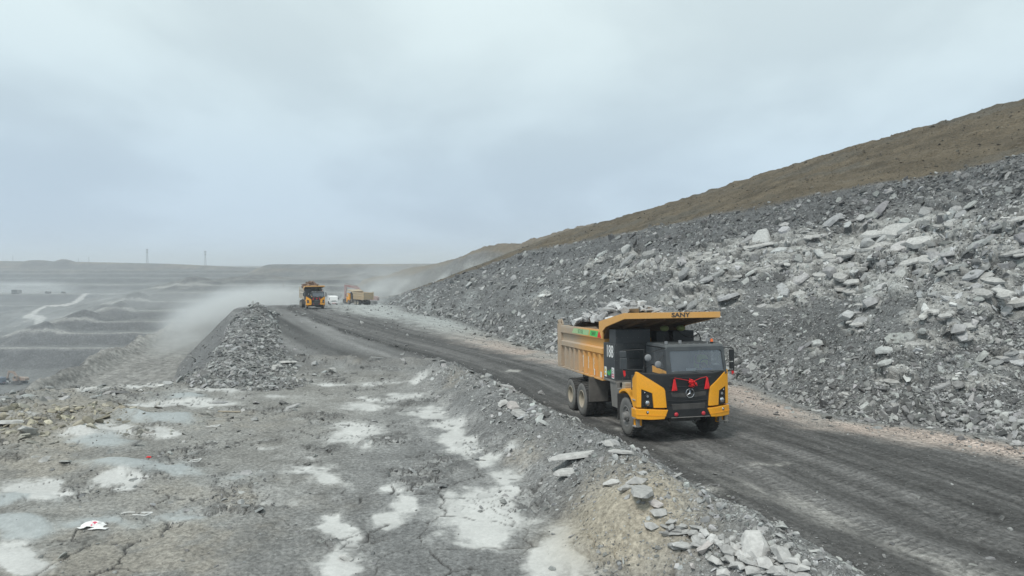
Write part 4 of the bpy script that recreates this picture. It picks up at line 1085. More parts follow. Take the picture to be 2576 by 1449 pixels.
M = dict(
    yellow=paint('yellow_paint', (.90, .385, .010), .36, dust=.05, coat=.2, up=.1, dustc=(.5, .38, .22)),
    canopy=paint('faded_yellow_paint', (.72, .37, .095), .6, dust=.12, dustc=(.55, .42, .28), up=.3),
    body=paint('dusty_yellow_paint', (.72, .36, .085), .6, dust=.12, dustc=(.40, .335, .265), grad=(0, -5.6, -8.2, .80), up=.35),
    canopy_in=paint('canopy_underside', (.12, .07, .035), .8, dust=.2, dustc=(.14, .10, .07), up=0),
    black=paint('black_plastic', (.014, .015, .016), .42, dust=.08, dustc=(.11, .11, .11), up=.25),
    dark=paint('charcoal_paint', (.036, .042, .047), .5, dust=.16, dustc=(.14, .14, .14), up=.3),
    cab=paint('slate_cab_paint', (.040, .046, .052), .42, dust=.18, dustc=(.17, .18, .18), up=.45),
    under=paint('dirty_chassis', (.035, .034, .033), .8, dust=.45, dustc=(.11, .105, .10)),
    grey=paint('dusty_grey_steel', (.16, .155, .145), .6, dust=.4, dustc=(.26, .245, .225)),
    flap=paint('dusty_rubber_flap', (.09, .085, .08), .85, dust=.5, dustc=(.17, .16, .145)),
    tyre=paint('tyre_rubber', (.028, .028, .028), .85, dust=.4, dustc=(.10, .098, .094), scale=4, up=.1),
    wall=paint('dusty_sidewall', (.12, .118, .112), .9, dust=.5, dustc=(.21, .205, .195), scale=3, up=.1),
    rim=paint('beige_rim', (.42, .37, .28), .6, dust=.4, dustc=(.36, .33, .28), scale=5),
    hub=paint('grey_hub', (.27, .27, .265), .5, metal=.2, dust=.35, dustc=(.25, .24, .23), scale=6),
    steel=paint('bright_step', (.5, .5, .49), .4, metal=.5, dust=.35, dustc=(.38, .37, .35), scale=6),
    red=paint('red_cloth', (.70, .012, .018), .55, dust=.05, up=.0),
    redlens=paint('red_lens', (.55, .02, .04), .25, dust=.1, up=.0),
    orange=paint('orange_lens', (.85, .16, .03), .3, dust=.05, up=.0),
    white=paint('white_paint', (.80, .80, .79), .45, dust=.06, up=.0),
    numw=paint('white_lettering', (.82, .82, .80), .5, dust=.06, up=.0),
    numd=paint('dark_lettering', (.055, .045, .04), .6, dust=.1, up=.0),
    green=paint('green_decal', (.06, .62, .12), .45, dust=.06, up=.0),
    greenf=paint('faded_green_decal', (.30, .62, .30), .5, dust=.3, dustc=(.55, .42, .28), up=.0),
    leaf=paint('leaf_green', (.04, .45, .12), .5, dust=.1, up=.0),
    yel2=paint('sticker_yellow', (.85, .65, .03), .5, dust=.05, up=.0),
    pink=paint('sticker_pink', (.75, .12, .2), .5, dust=.1, up=.0),
    lampg=paint('olive_filter_bowl', (.16, .19, .05), .5, dust=.2, dustc=(.16, .16, .10), up=.1),
    wood=paint('timber_block', (.42, .36, .27), .85, dust=.3, dustc=(.35, .31, .26)),
    mir=paint('mirror_back', (.17, .18, .19), .45, dust=.4, dustc=(.34, .34, .34), up=.1),
    inter=paint('cab_interior', (.05, .052, .055), .8, dust=.1, up=0),
    skin=paint('skin', (.32, .18, .12), .6, dust=0, up=0), hivis=paint('hi_vis_cloth', (.45, .62, .04), .8, dust=0, up=0), navy=paint('navy_cloth', (.02, .03, .06), .9, dust=0, up=0),
    blue=paint('blue_cloth', (.03, .12, .5), .8, dust=0, up=0),
)
def chrome_mat():
    m, t, b = new_mat('chrome'); b.inputs['Base Color'].default_value = (.62, .63, .65, 1); b.inputs['Metallic'].default_value = 1; b.inputs['Roughness'].default_value = .25; return m
M['chrome'] = chrome_mat()
def glass_mat(name, tint=(.55, .6, .62), refl=.14, dirt=.14):
    m, t, b = new_mat(name); L = t.links.new
    for n in list(t.nodes):
        if n.type == 'BSDF_PRINCIPLED': t.nodes.remove(n)
    o_ = [n for n in t.nodes if n.type == 'OUTPUT_MATERIAL'][0]
    tr = N(t, 'ShaderNodeBsdfTransparent'); tr.inputs['Color'].default_value = (*tint, 1)
    gl = N(t, 'ShaderNodeBsdfGlossy'); gl.inputs['Roughness'].default_value = .04; gl.inputs['Color'].default_value = (.95, .97, 1, 1)
    fr_ = N(t, 'ShaderNodeFresnel', i_IOR=1.5)
    ad = N(t, 'ShaderNodeMath', operation='ADD'); ad.inputs[1].default_value = refl; ad.use_clamp = True; L(fr_.outputs[0], ad.inputs[0])
    m1 = N(t, 'ShaderNodeMixShader'); L(ad.outputs[0], m1.inputs[0]); L(tr.outputs[0], m1.inputs[1]); L(gl.outputs[0], m1.inputs[2])
    df = N(t, 'ShaderNodeBsdfDiffuse'); df.inputs['Color'].default_value = (.30, .32, .33, 1)
    tcn = N(t, 'ShaderNodeTexCoord'); na = N(t, 'ShaderNodeTexNoise', i_Scale=2.2, i_Detail=5.0); L(tcn.outputs['Object'], na.inputs['Vector'])
    r1 = N(t, 'ShaderNodeMapRange'); r1.inputs['From Min'].default_value = .3; r1.inputs['From Max'].default_value = .7
    r1.inputs['To Min'].default_value = dirt * .5; r1.inputs['To Max'].default_value = dirt * 1.6; L(na.outputs['Fac'], r1.inputs['Value'])
    m2 = N(t, 'ShaderNodeMixShader'); L(r1.outputs[0], m2.inputs[0]); L(m1.outputs[0], m2.inputs[1]); L(df.outputs[0], m2.inputs[2])
    L(m2.outputs[0], o_.inputs[0]); return m
M['glass'] = glass_mat('windscreen_glass')
M['sglass'] = glass_mat('side_glass', tint=(.35, .38, .40), refl=.1)

def text(s, size, mat, parent, loc, rx, bold=.0, sx=1.0, name='lettering', ext=.004, sp=1.0):
    """flat lettering; rx = 'front' (reads facing +x), 'right' (reads facing -y)"""
    c = bpy.data.curves.new(name, 'FONT'); c.body = s; c.size = size; c.extrude = ext; c.offset = bold; c.align_x = 'CENTER'; c.align_y = 'CENTER'; c.space_character = sp
    c.resolution_u = 3
    c.materials.append(mat)
    o = bpy.data.objects.new(name, c); COL.objects.link(o)
    dg_ = bpy.context.evaluated_depsgraph_get(); m2 = bpy.data.meshes.new_from_object(o.evaluated_get(dg_)); bpy.data.objects.remove(o)
    o = bpy.data.objects.new(name, m2); COL.objects.link(o); o.parent = parent
    o.matrix_local = Matrix.Translation(loc) @ {'front': Euler((math.pi / 2, 0, math.pi / 2)), 'right': Euler((math.pi / 2, 0, 0)), 'left': Euler((math.pi / 2, 0, math.pi))}[rx].to_matrix().to_4x4() @ Matrix.Diagonal((sx, 1, 1, 1))
    return o

# ------------------------------------------------------------------ the mining dump truck
WHEELS = {}
def wheel_meshes(kind):
    if kind in WHEELS: return WHEELS[kind]
    R, W = .70, .40
    # outer face at y = 0, tyre goes to +y (inboard)
    prof = [(.36, .03), (.40, .0), (.52, -.015), (.62, .0), (.675, .035), (.685, .06), (.685, W - .06), (.675, W - .035), (.62, W), (.40, W), (.36, W - .04)]
    t = MB().lathe_y(prof, 56)
    for i in range(34):
        a = 6.28318 * i / 34
        for y0, y1, da in ((.01, .185, 0), (.215, W - .01, .5)):
            aa = a + da * 6.28318 / 34; w = .062
            P_ = []
            for rr2 in (.66, R + .006):
                for yy in (y0, y1):
                    for s_ in (-1, 1):
                        an = aa + s_ * w * .62 + (yy - W / 2) * .18
                        P_.append((rr2 * math.cos(an), yy, rr2 * math.sin(an)))
            t.hexa([P_[0], P_[1], P_[3], P_[2]], [P_[4], P_[5], P_[7], P_[6]])
    tyre = t
    wallm = MB().lathe_y([(.365, -.002), (.40, -.012), (.52, -.027), (.60, -.018), (.645, .004), (.645, .03), (.365, .03)], 56)
    if kind == 'front':
        rim = MB().lathe_y([(.37, -.01), (.345, -.015), (.33, .03), (.30, .06), (.22, .07), (.20, .05), (.20, .10), (.36, .12)], 40)
        hub = MB().lathe_y([(.0001, -.13), (.10, -.13), (.125, -.11), (.13, -.02), (.165, -.01), (.17, .06), (.0001, .06)], 32)
        for i in range(16):
            a = 6.28318 * i / 16; hub.cyl((.245 * math.cos(a), .02, .245 * math.sin(a)), (.245 * math.cos(a), .08, .245 * math.sin(a)), .022, n=8)
            if i % 2 == 0: hub.cyl((.145 * math.cos(a), -.035, .145 * math.sin(a)), (.145 * math.cos(a), .02, .145 * math.sin(a)), .016, n=6)
    else:
        rim = MB().lathe_y([(.375, -.01), (.345, -.018), (.335, .03), (.30, .05), (.285, .20), (.24, .24), (.12, .25), (.12, .30), (.36, .32)], 40)
        hub = MB().lathe_y([(.0001, .10), (.075, .10), (.10, .13), (.105, .235), (.155, .24), (.16, .30), (.0001, .30)], 28)
        for i in range(12):
            a = 6.28318 * i / 12; hub.cyl((.20 * math.cos(a), .20, .20 * math.sin(a)), (.20 * math.cos(a), .26, .20 * math.sin(a)), .018, n=6)
    out_ = []
    for nm, mb, mt in (('tyre', tyre, M['tyre']), ('sidewall', wallm, M['wall']), ('rim', rim, M['rim'] if kind == 'rear' else M['hub']), ('hub', hub, M['rim'] if kind == 'rear' else M['hub'])):
        o = mb.build(nm, mt, smooth='auto'); me = o.data; bpy.data.objects.remove(o); out_.append((nm, me))
    WHEELS[kind] = out_; return out_
def wheel(truck, kind, x, y, side, steer=0.0, dual=False):
    w = empty('wheel', truck, (x, y, .70), (0, 0, (0 if side < 0 else math.pi) + steer))
    for nm, me in wheel_meshes(kind):
        o = bpy.data.objects.new(nm, me); COL.objects.link(o); o.parent = w
    if dual:
        o = bpy.data.objects.new('tyre', wheel_meshes(kind)[0][1]); COL.objects.link(o); o.parent = w; o.location = (0, .44, 0)
    return w
def mask_bend(co):
    a = abs(co.y); f = max(0, a - .88) / .82
    return (co.x - .34 * f ** 1.4, co.y, co.z)
CUTS = [('y', v) for v in (-1.6, -1.45, -1.3, -1.15, -1.0, -.88, .88, 1.0, 1.15, 1.3, 1.45, 1.6)]

def make_truck(label, loc, rot, variant=0, group=None):
    T = thing('dump_truck', label, 'dump truck', loc, rot, group)
    m = dict(M)
    if variant:  # the two far trucks are dustier
        key = 'far%d' % variant
        if variant == 2:
            if key not in M: M[key] = paint('heavily_dusted_body', (.55, .38, .18), .8, dust=.55, dustc=(.34, .31, .265), up=.2)
            m['body'] = m['canopy'] = M[key]
        else:
            if key not in M: M[key] = paint('pale_dusted_body', (.55, .48, .38), .8, dust=.55, dustc=(.42, .40, .36), up=.2)
            m['body'] = M[key]
    # --- wheels
    for sd in (-1, 1):
        wheel(T, 'front', -1.42, sd * 1.64, sd)
        wheel(T, 'rear', -5.80, sd * 1.87, sd, dual=True)
        wheel(T, 'rear', -7.35, sd * 1.87, sd, dual=True)
    # --- chassis
    c = MB()
    for y in (-.5, .38): c.box(-9.6, -.5, y, y + .12, .95, 1.32)
    for x in (-9.4, -8.2, -6.6, -4.6, -3.0, -1.0): c.box(x, x + .14, -.379, .379, 1.0, 1.28)
    c.build('chassis_frame', m['under'], T)
    for x in (-5.80, -7.35): MB().cyl((x, -1.45, .70), (x, 1.45, .70), .16).ball((x, 0, .70), .36, sc=(1, .9, 1)).build('rear_axle', m['under'], T, smooth='auto')
    MB().cyl((-1.42, -1.3, .70), (-1.42, 1.3, .70), .11).box(-1.55, -1.3, -1.15, 1.15, .50, .62).build('front_axle', m['under'], T)
    MB().box(-4.4, -2.4, -.95, -.55, .75, 1.55).box(-4.4, -2.4, .55, 1.4, .75, 1.6).box(-2.2, -.9, -.45, .45, .85, 1.7).build('tank', m['under'], T, bevel=.04)
    # transverse mudflaps before the rear wheels, rear flap
    for s_ in (-1, 1):
        MB().box(-4.97, -4.93, min(s_ * 1.02, s_ * 1.84), max(s_ * 1.02, s_ * 1.84), .70, 1.70).build('mudflap', m['flap'], T, bevel=.01)
        MB().box(-2.34, -2.30, min(s_ * 1.15, s_ * 1.62), max(s_ * 1.15, s_ * 1.62), .42, 1.35).build('rubber_flap', m['tyre'], T)
        MB().box(-6.7, -6.62, min(s_ * .9, s_ * 1.7), max(s_ * .9, s_ * 1.7), 1.42, 1.50).cyl((-6.66, s_ * 1.5, 1.46), (-6.66, s_ * 1.5, 1.80), .03).build('flap_bracket', m['under'], T)
        MB().hexa([(-3.1, s_ * 1.42, .80), (-2.55, s_ * 1.42, .80), (-2.55, s_ * 1.55, .80), (-3.1, s_ * 1.55, .80)], [(-3.3, s_ * 1.42, 1.74), (-2.55, s_ * 1.42, 1.74), (-2.55, s_ * 1.55, 1.74), (-3.3, s_ * 1.55, 1.74)]).build('side_bracket', m['grey'], T, bevel=.012)
        MB().box(-2.5, -2.3, min(s_ * 1.35, s_ * 1.58), max(s_ * 1.35, s_ * 1.58), 1.36, 1.56).build('tail_box', m['grey'], T, bevel=.02)
    # --- dump body
    B0, B1, F0, F1 = -10.0, -3.95, 1.72, 3.64
    b = MB()
    for s_ in (-1, 1): b.hexa([(B0, s_ * 1.40, F0), (B1, s_ * 1.40, F0), (B1, s_ * 1.46, F0), (B0, s_ * 1.46, F0)], [(B0, s_ * 1.46, F1), (B1, s_ * 1.46, F1), (B1, s_ * 1.52, F1), (B0, s_ * 1.52, F1)])
    b.box(B0, B1, -1.39, 1.39, F0, F0 + .10).box(B1 - .08, B1 + .001, -1.50, 1.50, F0 + .101, 3.95)
    b.build('body_shell', m['body'], T)
    for s_ in (-1, 1):
        y0, y1 = sorted((s_ * 1.46, s_ * 1.615))
        MB().prism([(y0 if s_ < 0 else y1, 3.30), (y0 if s_ < 0 else y1, 3.55), (s_ * 1.60, 3.64), (s_ * 1.44, 3.64), (s_ * 1.44, 3.27)], B0 + .3, B1, 'x').build('top_rail', m['body'], T, bevel=.01)
        MB().prism([(s_ * 1.44, 2.62), (s_ * 1.60, 2.70), (s_ * 1.60, 2.90), (s_ * 1.44, 2.99)], B0 + .3, B1, 'x').build('middle_rail', m['body'], T, bevel=.01)
        MB().box(B0 - .25, B1, *sorted((s_ * 1.40, s_ * 1.62)), 1.655, 1.715).build('bottom_sill', m['body'], T, bevel=.008)
        xs = [-9.05, -8.38, -7.71, -7.04, -6.37, -5.70, -5.03, -4.36]
        for x in xs:
            MB().hexa([(x - .13, s_ * 1.44, 1.72), (x + .13, s_ * 1.44, 1.72), (x + .08, s_ * 1.585, 1.72), (x - .08, s_ * 1.585, 1.72)],
                      [(x - .13, s_ * 1.44, 2.66), (x + .13, s_ * 1.44, 2.66), (x + .08, s_ * 1.585, 2.66), (x - .08, s_ * 1.585, 2.66)]).build('rib', m['body'], T, bevel=.012)
        MB().box(B0 - .25, B0 + .30, *sorted((s_ * 1.44, s_ * 1.62)), 1.72, 3.70).build('corner_post', m['body'], T, bevel=.02)
        e = MB()
        e.prism([(B0 - .15, 3.70), (B0 + .34, 3.70), (B0 + .22, 3.86), (B0 + .02, 3.93), (B0 - .15, 3.88)], s_ * 1.47, s_ * 1.51, 'y').prism([(B0 - .15, 3.70), (B0 + .2, 3.70), (B0 + .1, 3.90), (B0 - .15, 3.88)], s_ * 1.57, s_ * 1.61, 'y')
        e.cyl((B0 - .02, s_ * 1.43, 3.80), (B0 - .02, s_ * 1.64, 3.80), .06)
        e.build('hinge_ear', m['body'], T)
    tg = MB().box(B0 - .10, B0 - .03, -1.43, 1.43, 1.75, 3.62)
    tgo = tg.build('tailgate', m['body'], T)
    for z in (1.95, 2.35, 2.75, 3.15, 3.5): MB().box(B0 - .17, B0 - .101, -1.36, 1.36, z, z + .10).build('tailgate_rib', m['body'], tgo, bevel=.01)
    # --- canopy over the cab
    top = [(-1.03, 4.35), (-4.27, 3.96)]
    k = MB()
    k.hexa([(-1.03, -1.82, 4.32), (-1.03, 1.82, 4.32), (-4.25, 1.60, 3.90), (-4.25, -1.60, 3.90)], [(-1.03, -1.82, 4.345), (-1.03, 1.82, 4.345), (-4.25, 1.60, 3.94), (-4.25, -1.60, 3.94)])
    k.build('canopy_plate', m['canopy'], T)
    for s_ in (-1, 1):
        def yy(x): return s_ * (1.62 + .22 * (x + 4.27) / 3.24)
        pts = [(-1.03, 4.36), (-4.27, 3.97), (-4.27, 3.645), (-3.93, 3.30), (-3.80, 3.30), (-3.78, 3.60), (-3.33, 3.79), (-1.03, 4.15)]
        V = [(x, yy(x), z) for x, z in pts] + [(x, yy(x) - s_ * .05, z) for x, z in pts]; n = len(pts)
        MB().add(V, [tuple(range(n)), tuple(range(n, 2 * n))[::-1]] + [(i, (i + 1) % n, n + (i + 1) % n, n + i) for i in range(n)]).build('canopy_side', m['canopy'], T)
    MB().box(-1.03, -1.0, -1.84, 1.84, 4.15, 4.36).build('canopy_fascia', m['canopy'], T, bevel=.006)
    u_ = MB().hexa([(-1.04, -1.78, 4.16), (-1.04, 1.78, 4.16), (-3.3, 1.6, 3.80), (-3.3, -1.6, 3.80)], [(-1.04, -1.78, 4.19), (-1.04, 1.78, 4.19), (-3.3, 1.6, 3.83), (-3.3, -1.6, 3.83)])
    u_.hexa([(-3.3, -1.6, 3.795), (-3.3, 1.6, 3.795), (-3.90, 1.55, 3.30), (-3.90, -1.55, 3.30)], [(-3.3, -1.6, 3.83), (-3.3, 1.6, 3.83), (-3.93, 1.55, 3.34), (-3.93, -1.55, 3.34)])
    for y in (-1.0, -.3, .4, 1.1): u_.hexa([(-1.1, y, 4.08), (-1.1, y + .06, 4.08), (-3.3, y + .06, 3.68), (-3.3, y, 3.68)], [(-1.1, y, 4.16), (-1.1, y + .06, 4.16), (-3.3, y + .06, 3.80), (-3.3, y, 3.80)])
    u_.build('canopy_underside', m['canopy_in'], T)
    # --- battery cabinets behind the cab
    cb = MB().box(-3.90, -2.66, -1.57, -.12, 1.80, 3.17).build('battery_cabinet', m['dark'], T, bevel=.015)
    MB().box(-3.88, -2.64, -1.59, -.14, 1.72, 1.798).build('cabinet_sill', m['grey'], T, bevel=.01)
    MB().box(-3.36, -2.68, -1.53, -.14, 3.172, 3.70).build('upper_cabinet', m['dark'], T, bevel=.012)
    MB().box(-3.7, -2.7, -.10, 1.55, 1.6, 3.16).build('equipment_bay', m['black'], T, bevel=.02)
    MB().box(-2.66, -2.55, -.12, 1.86, 3.165, 3.20).build('cross_member', m['redlens'] if False else paint_once('rust_red_beam', (.16, .035, .03)), T)
    for y0, y1, z1 in ((.12, .62, 3.60), (.80, 1.66, 3.62)): MB().box(-3.2, -2.70, y0, y1, 3.165, z1).build('control_box', m['black'], T, bevel=.025)
    for y in (.38, 1.05):
        MB().ball((-2.55, y, 3.72), .17, 16, 10, (1.0, 1.0, .68)).build('filter_bowl', m['lampg'], T, smooth=True)
    for a_, b_, sag in (((-2.66, .55, 3.55), (-2.66, .95, 3.3), .1), ((-2.62, 1.0, 3.58), (-2.62, 1.82, 3.5), .16), ((-2.64, 1.7, 3.58), (-2.64, 1.88, 3.2), -.12), ((-2.6, .4, 3.5), (-2.6, .72, 3.22), .05)):
        pth = []
        for q in range(9):
            w_ = q / 8; pth.append((a_[0] + .02 * math.sin(w_ * 3.1), a_[1] + (b_[1] - a_[1]) * w_ + (.08 * math.sin(w_ * 3.14) if sag < 0 else 0), a_[2] + (b_[2] - a_[2]) * w_ - max(sag, 0) * math.sin(w_ * 3.14)))
        MB().tube(pth, .02, 6).build('hose', m['black'], T)
    if variant == 0:
        rv = MB()
        for z in (3.12, 2.85, 2.55, 2.2, 1.9, 1.84, 3.66, 3.4):
            for y in np.arange(-1.5, -.15, .22): rv.ball((-2.662, y, z), .011, 6, 4)
        for z in (3.12, 2.85, 2.55, 2.2, 1.9): rv.ball((-2.70, -1.572, z), .011, 6, 4).ball((-3.86, -1.572, z), .011, 6, 4)
        rv.build('bolts', m['grey'], cb)['kind'] = 'stuff'
        for z in (2.98, 2.62, 2.30):
            MB().box(-2.655, -2.64, -1.0, -.6, z - .01, z + .01).build('seam_strip', m['black'], cb)
    # --- cab
    cabm = m['cab'] if variant < 2 else m['yellow']
    O = [(-.63, 2.22), (1.62, 2.22), (1.58, 3.10), (1.50, 3.19), (-.54, 3.19), (-.62, 3.10)]
    I = [(-.44, 2.35), (1.52, 2.35), (1.48, 2.98), (1.42, 3.04), (-.42, 3.04), (-.48, 2.98)]
    MB().ring_yz(O, I, -.22, -.32, rake=.12, zr=2.25).build('windscreen_frame', cabm, T, bevel=.012)
    V = [(-.26 - (z - 2.25) * .12, y, z) for y, z in [(-.46, 2.33), (1.54, 2.33), (1.50, 2.99), (1.43, 3.06), (-.43, 3.06), (-.50, 2.99)]]
    MB().add(V, [tuple(range(6))]).build('windscreen', m['glass'], T)
    for s_, yb in ((-1, -.62), (1, 1.60)):
        # side panel with window opening in the x-z plane
        Os = [(-.34, 2.22), (-.46, 3.17), (-1.95, 3.17), (-1.95, 1.3), (-1.0, 1.3), (-.95, 2.22)]
        y0, y1 = sorted((yb, yb - s_ * .05))
        sp_ = MB().prism([(-.30, 2.22), (-.41, 3.12), (-.52, 3.12), (-.52, 2.22)], y0, y1, 'y').prism([(-1.28, 2.22), (-1.28, 3.12), (-1.95, 3.12), (-1.95, 2.22)], y0, y1, 'y')
        sp_.prism([(-.52, 3.0), (-.52, 3.12), (-1.28, 3.12), (-1.28, 3.0)], y0, y1, 'y').prism([(-.52, 2.22), (-.52, 2.46), (-1.28, 2.46), (-1.28, 2.22)], y0, y1, 'y')
        sp_.prism([(-.30, 1.2), (-.30, 2.219), (-1.95, 2.219), (-1.95, 1.2)], y0, y1, 'y')
        sp_.build('cab_side', cabm, T)
        MB().add([(-.50, yb - s_ * .02, 2.44), (-.50, yb - s_ * .02, 3.02), (-1.30, yb - s_ * .02, 3.02), (-1.30, yb - s_ * .02, 2.44)], [(0, 1, 2, 3)]).build('side_window', m['sglass'], T)
        MB().hexa([(-.24, yb + s_ * .012, 2.225), (-1.42, yb + s_ * .012, 2.23), (-1.42, yb + s_ * .002, 2.23), (-.24, yb + s_ * .002, 2.225)],
                  [(-.27, yb + s_ * .012, 2.36), (-1.42, yb + s_ * .012, 2.46), (-1.42, yb + s_ * .002, 2.46), (-.27, yb + s_ * .002, 2.36)]).build('lower_door_trim', m['canopy'], T)
    MB().box(-2.0, -1.951, -.61, 1.59, 1.2, 3.15).build('cab_back', cabm, T)
    rf = MB().hexa([(-.36, -.62, 3.15), (-.36, 1.60, 3.15), (-2.0, 1.60, 3.15), (-2.0, -.62, 3.15)], [(-.42, -.56, 3.25), (-.42, 1.54, 3.25), (-2.0, 1.56, 3.27), (-2.0, -.58, 3.27)]).build('cab_roof', cabm, T, bevel=.03)
    for i in range(9):
        y = -.42 + i * .23; MB().box(-1.9, -.62, y, y + .05, 3.262, 3.275).build('roof_rib', m['cab'], rf)
    MB().box(-1.9, -.28, -.56, 1.54, 2.0, 2.06).box(-.72, -.30, -.55, 1.53, 2.06, 2.33).box(-1.94, -1.90, -.56, 1.54, 2.06, 3.14).build('dashboard', m['inter'], T)
    MB().box(-1.55, -1.1, .92, 1.4, 2.06, 2.32).box(-1.62, -1.5, .92, 1.4, 2.3, 2.95).build('driver_seat', m['inter'], T, bevel=.03)
    stw = MB()
    for i in range(20):
        a = 6.2832 * i / 20; b2 = 6.2832 * (i + 1) / 20
        stw.cyl((-.80 - .10 * math.sin(a), 1.14 + .23 * math.cos(a), 2.48 + .20 * math.sin(a)), (-.80 - .10 * math.sin(b2), 1.14 + .23 * math.cos(b2), 2.48 + .20 * math.sin(b2)), .014, n=6)
    stw.cyl((-.80, 1.14, 2.48), (-.62, 1.14, 2.30), .02).build('steering_wheel', m['black'], T)
    MB().box(-.345, -.335, .14, .50, 2.335, 2.43).build('dashboard_card', m['white'], T)
    w_ = MB().tube([(-.20, .55, 2.28), (-.24, .25, 2.34), (-.245, -.30, 2.35)], .01, 6).tube([(-.20, 1.2, 2.28), (-.24, .95, 2.34), (-.245, .45, 2.35)], .01, 6)
    w_.build('wiper', m['black'], T)
    for y, h_ in ((-.50, 3.28), (.02, 3.3), (1.06, 3.36)): MB().box(-.56, -.50, y - .05, y + .05, h_ - .02, h_ + .09).cyl((-.53, y, 3.24), (-.53, y, h_), .02).build('roof_lamp', m['mir'], T, bevel=.01)
    MB().cyl((-.55, 1.24, 3.24), (-.55, 1.24, 3.32), .05).build('beacon_base', m['black'], T)
    MB().cyl((-.55, 1.24, 3.32), (-.55, 1.24, 3.42), .055, .04).build('beacon', m['orange'], T, smooth='auto')
    MB().cyl((-.7, -.50, 3.24), (-.7, -.50, 3.55), .008, n=6).build('antenna', m['black'], T)
    # --- front mask
    hood = MB().prism([(-1.62, 2.20), (-1.62, 2.34), (-.9, 2.285), (.9, 2.285), (1.62, 2.34), (1.62, 2.20)], -.36, -.02, 'x')
    hood.build('mask_top', m['black'], T, cuts=CUTS, bend=mask_bend)
    mid = [(-1.60, 2.34), (-.93, 2.27), (.93, 2.27), (1.60, 2.34), (.86, 1.80), (.82, 1.74), (.77, 1.20), (-.77, 1.20), (-.82, 1.74), (-.86, 1.80)]
    MB().prism(mid, -.10, 0.0, 'x').build('mask_panel', m['black'], T, cuts=CUTS, bend=mask_bend, bevel=.012)
    for s_ in (-1, 1):
        yp = [(-1.70, 2.35), (-1.66, 2.37), (-.86, 1.835), (-.815, 1.75), (-.765, 1.17), (-1.19, 1.17), (-1.23, 1.66), (-1.56, 1.79), (-1.57, 1.17), (-1.70, 1.17)]
        yp = [(s_ * -1 * y, z) for y, z in yp]
        MB().prism(yp, -.12, .035, 'x').build('corner_panel', m['yellow'], T, cuts=CUTS, bend=mask_bend, bevel=.014)
        # side return of the corner
        q = -s_
        MB().prism([(-.70, 1.17), (-.33, 1.17), (-.33, 2.34), (-.40, 2.34), (-.70, 2.10)], *sorted((s_ * 1.64, s_ * 1.698)), 'y').build('corner_side', m['yellow'], T, bevel=.01)
        lp = [(-s_ * -1 * 1.22 * -1, 1.18), (s_ * 1.26, 1.66), (s_ * 1.55, 1.78), (s_ * 1.56, 1.18)]
        lp = [(s_ * 1.20, 1.18), (s_ * 1.235, 1.655), (s_ * 1.555, 1.78), (s_ * 1.565, 1.18)]
        lc = MB().prism(lp, -.12, .0, 'x').build('lamp_cluster', m['black'], T, cuts=CUTS, bend=mask_bend)
        for y, z, r_, mt in ((1.375, 1.325, .105, 'chrome'), (1.375, 1.55, .065, 'mir'), (1.46, 1.685, .045, 'white')):
            xx = mask_bend(Vector((0, y, z)))[0]
            hl = empty('headlight', T) if False else None
            hb = MB().cyl((xx - .02, s_ * y, z), (xx + .03, s_ * y, z), r_ + .012, r_, 20).build('headlight', m['black'], T, smooth='auto')
            MB().ball((xx + .018, s_ * y, z), r_ * .86, 16, 8, (.35, 1, 1)).build('lens', m[mt], hb, smooth=True)
        # bumper corner
        bp = [(-1.72, .78), (-1.74, .93), (-1.72, 1.13), (-.72, 1.10), (-.86, .80), (-1.3, .77)]
        bp = [(-s_ * y, z) for y, z in bp]
        bo = MB().prism(bp, -.25, .06, 'x').build('bumper_corner', m['yellow'], T, cuts=CUTS, bend=mask_bend, bevel=.02)
        MB().prism([(-s_ * -1.73 * 1, .925), (-s_ * -1.73, .945), (-s_ * -.80, .915), (-s_ * -.80, .90)], .05, .075, 'x').build('bumper_crease', m['yellow'], bo, cuts=CUTS, bend=mask_bend)
        MB().box(-.72, -.32, *sorted((s_ * 1.60, s_ * 1.735)), .80, 1.12).build('bumper_side', m['yellow'], T, bevel=.03)
        xx = mask_bend(Vector((0, 1.385, 1)))[0] + .055
        fg = MB().cyl((xx - .01, s_ * 1.385, 1.02), (xx + .015, s_ * 1.385, 1.02), .055, .05, 18).build('fog_lamp', m['black'], T)
        MB().ball((xx + .01, s_ * 1.385, 1.02), .04, 14, 8, (.4, 1, 1)).build('lens', m['chrome'], fg, smooth=True)
        # steps
        for z in (1.40, 1.10, .78, .50):
            if z != 1.10 or True:
                MB().box(-.66, -.42, *sorted((s_ * 1.50, s_ * 1.70 + s_ * .03)), z - .02, z + .02).build('step', m['steel'], T, bevel=.006)
        MB().box(-.72, -.60, *sorted((s_ * 1.40, s_ * 1.66)), .48, 1.66).build('step_post', m['yellow'] , T, bevel=.02)
        MB().box(-.48, -.36, *sorted((s_ * 1.58, s_ * 1.68)), .48, .78).build('step_bracket', m['grey'], T, bevel=.01)
        # fender arch
        fe = MB(); npt = 12
        arc_o = []; arc_i = []
        for i in range(npt + 1):
            a = math.radians(12 + 112 * i / npt)
            arc_o.append((-1.42 + .98 * math.cos(a), .70 + .97 * math.sin(a))); arc_i.append((-1.42 + .90 * math.cos(a), .70 + .88 * math.sin(a)))
        fe.prism(arc_o + arc_i[::-1], *sorted((s_ * 1.22, s_ * 1.70)), 'y')
        fe.build('fender', m['yellow'], T, bevel=.012)
    MB().prism([(-2.05, 1.42), (-2.05, 1.60), (-1.0, 1.72), (-.4, 1.72), (-.4, 1.42)], -1.20, -.64, 'y').build('deck', m['black'], T)
    sb = MB().box(-1.0, -.44, -1.62, -.70, 1.68, 2.20).build('side_locker', m['dark'], T, bevel=.015)
    MB().box(-1.0, -.30, -1.2, 1.2, .85, 2.19).build('engine_bay', m['black'], T)
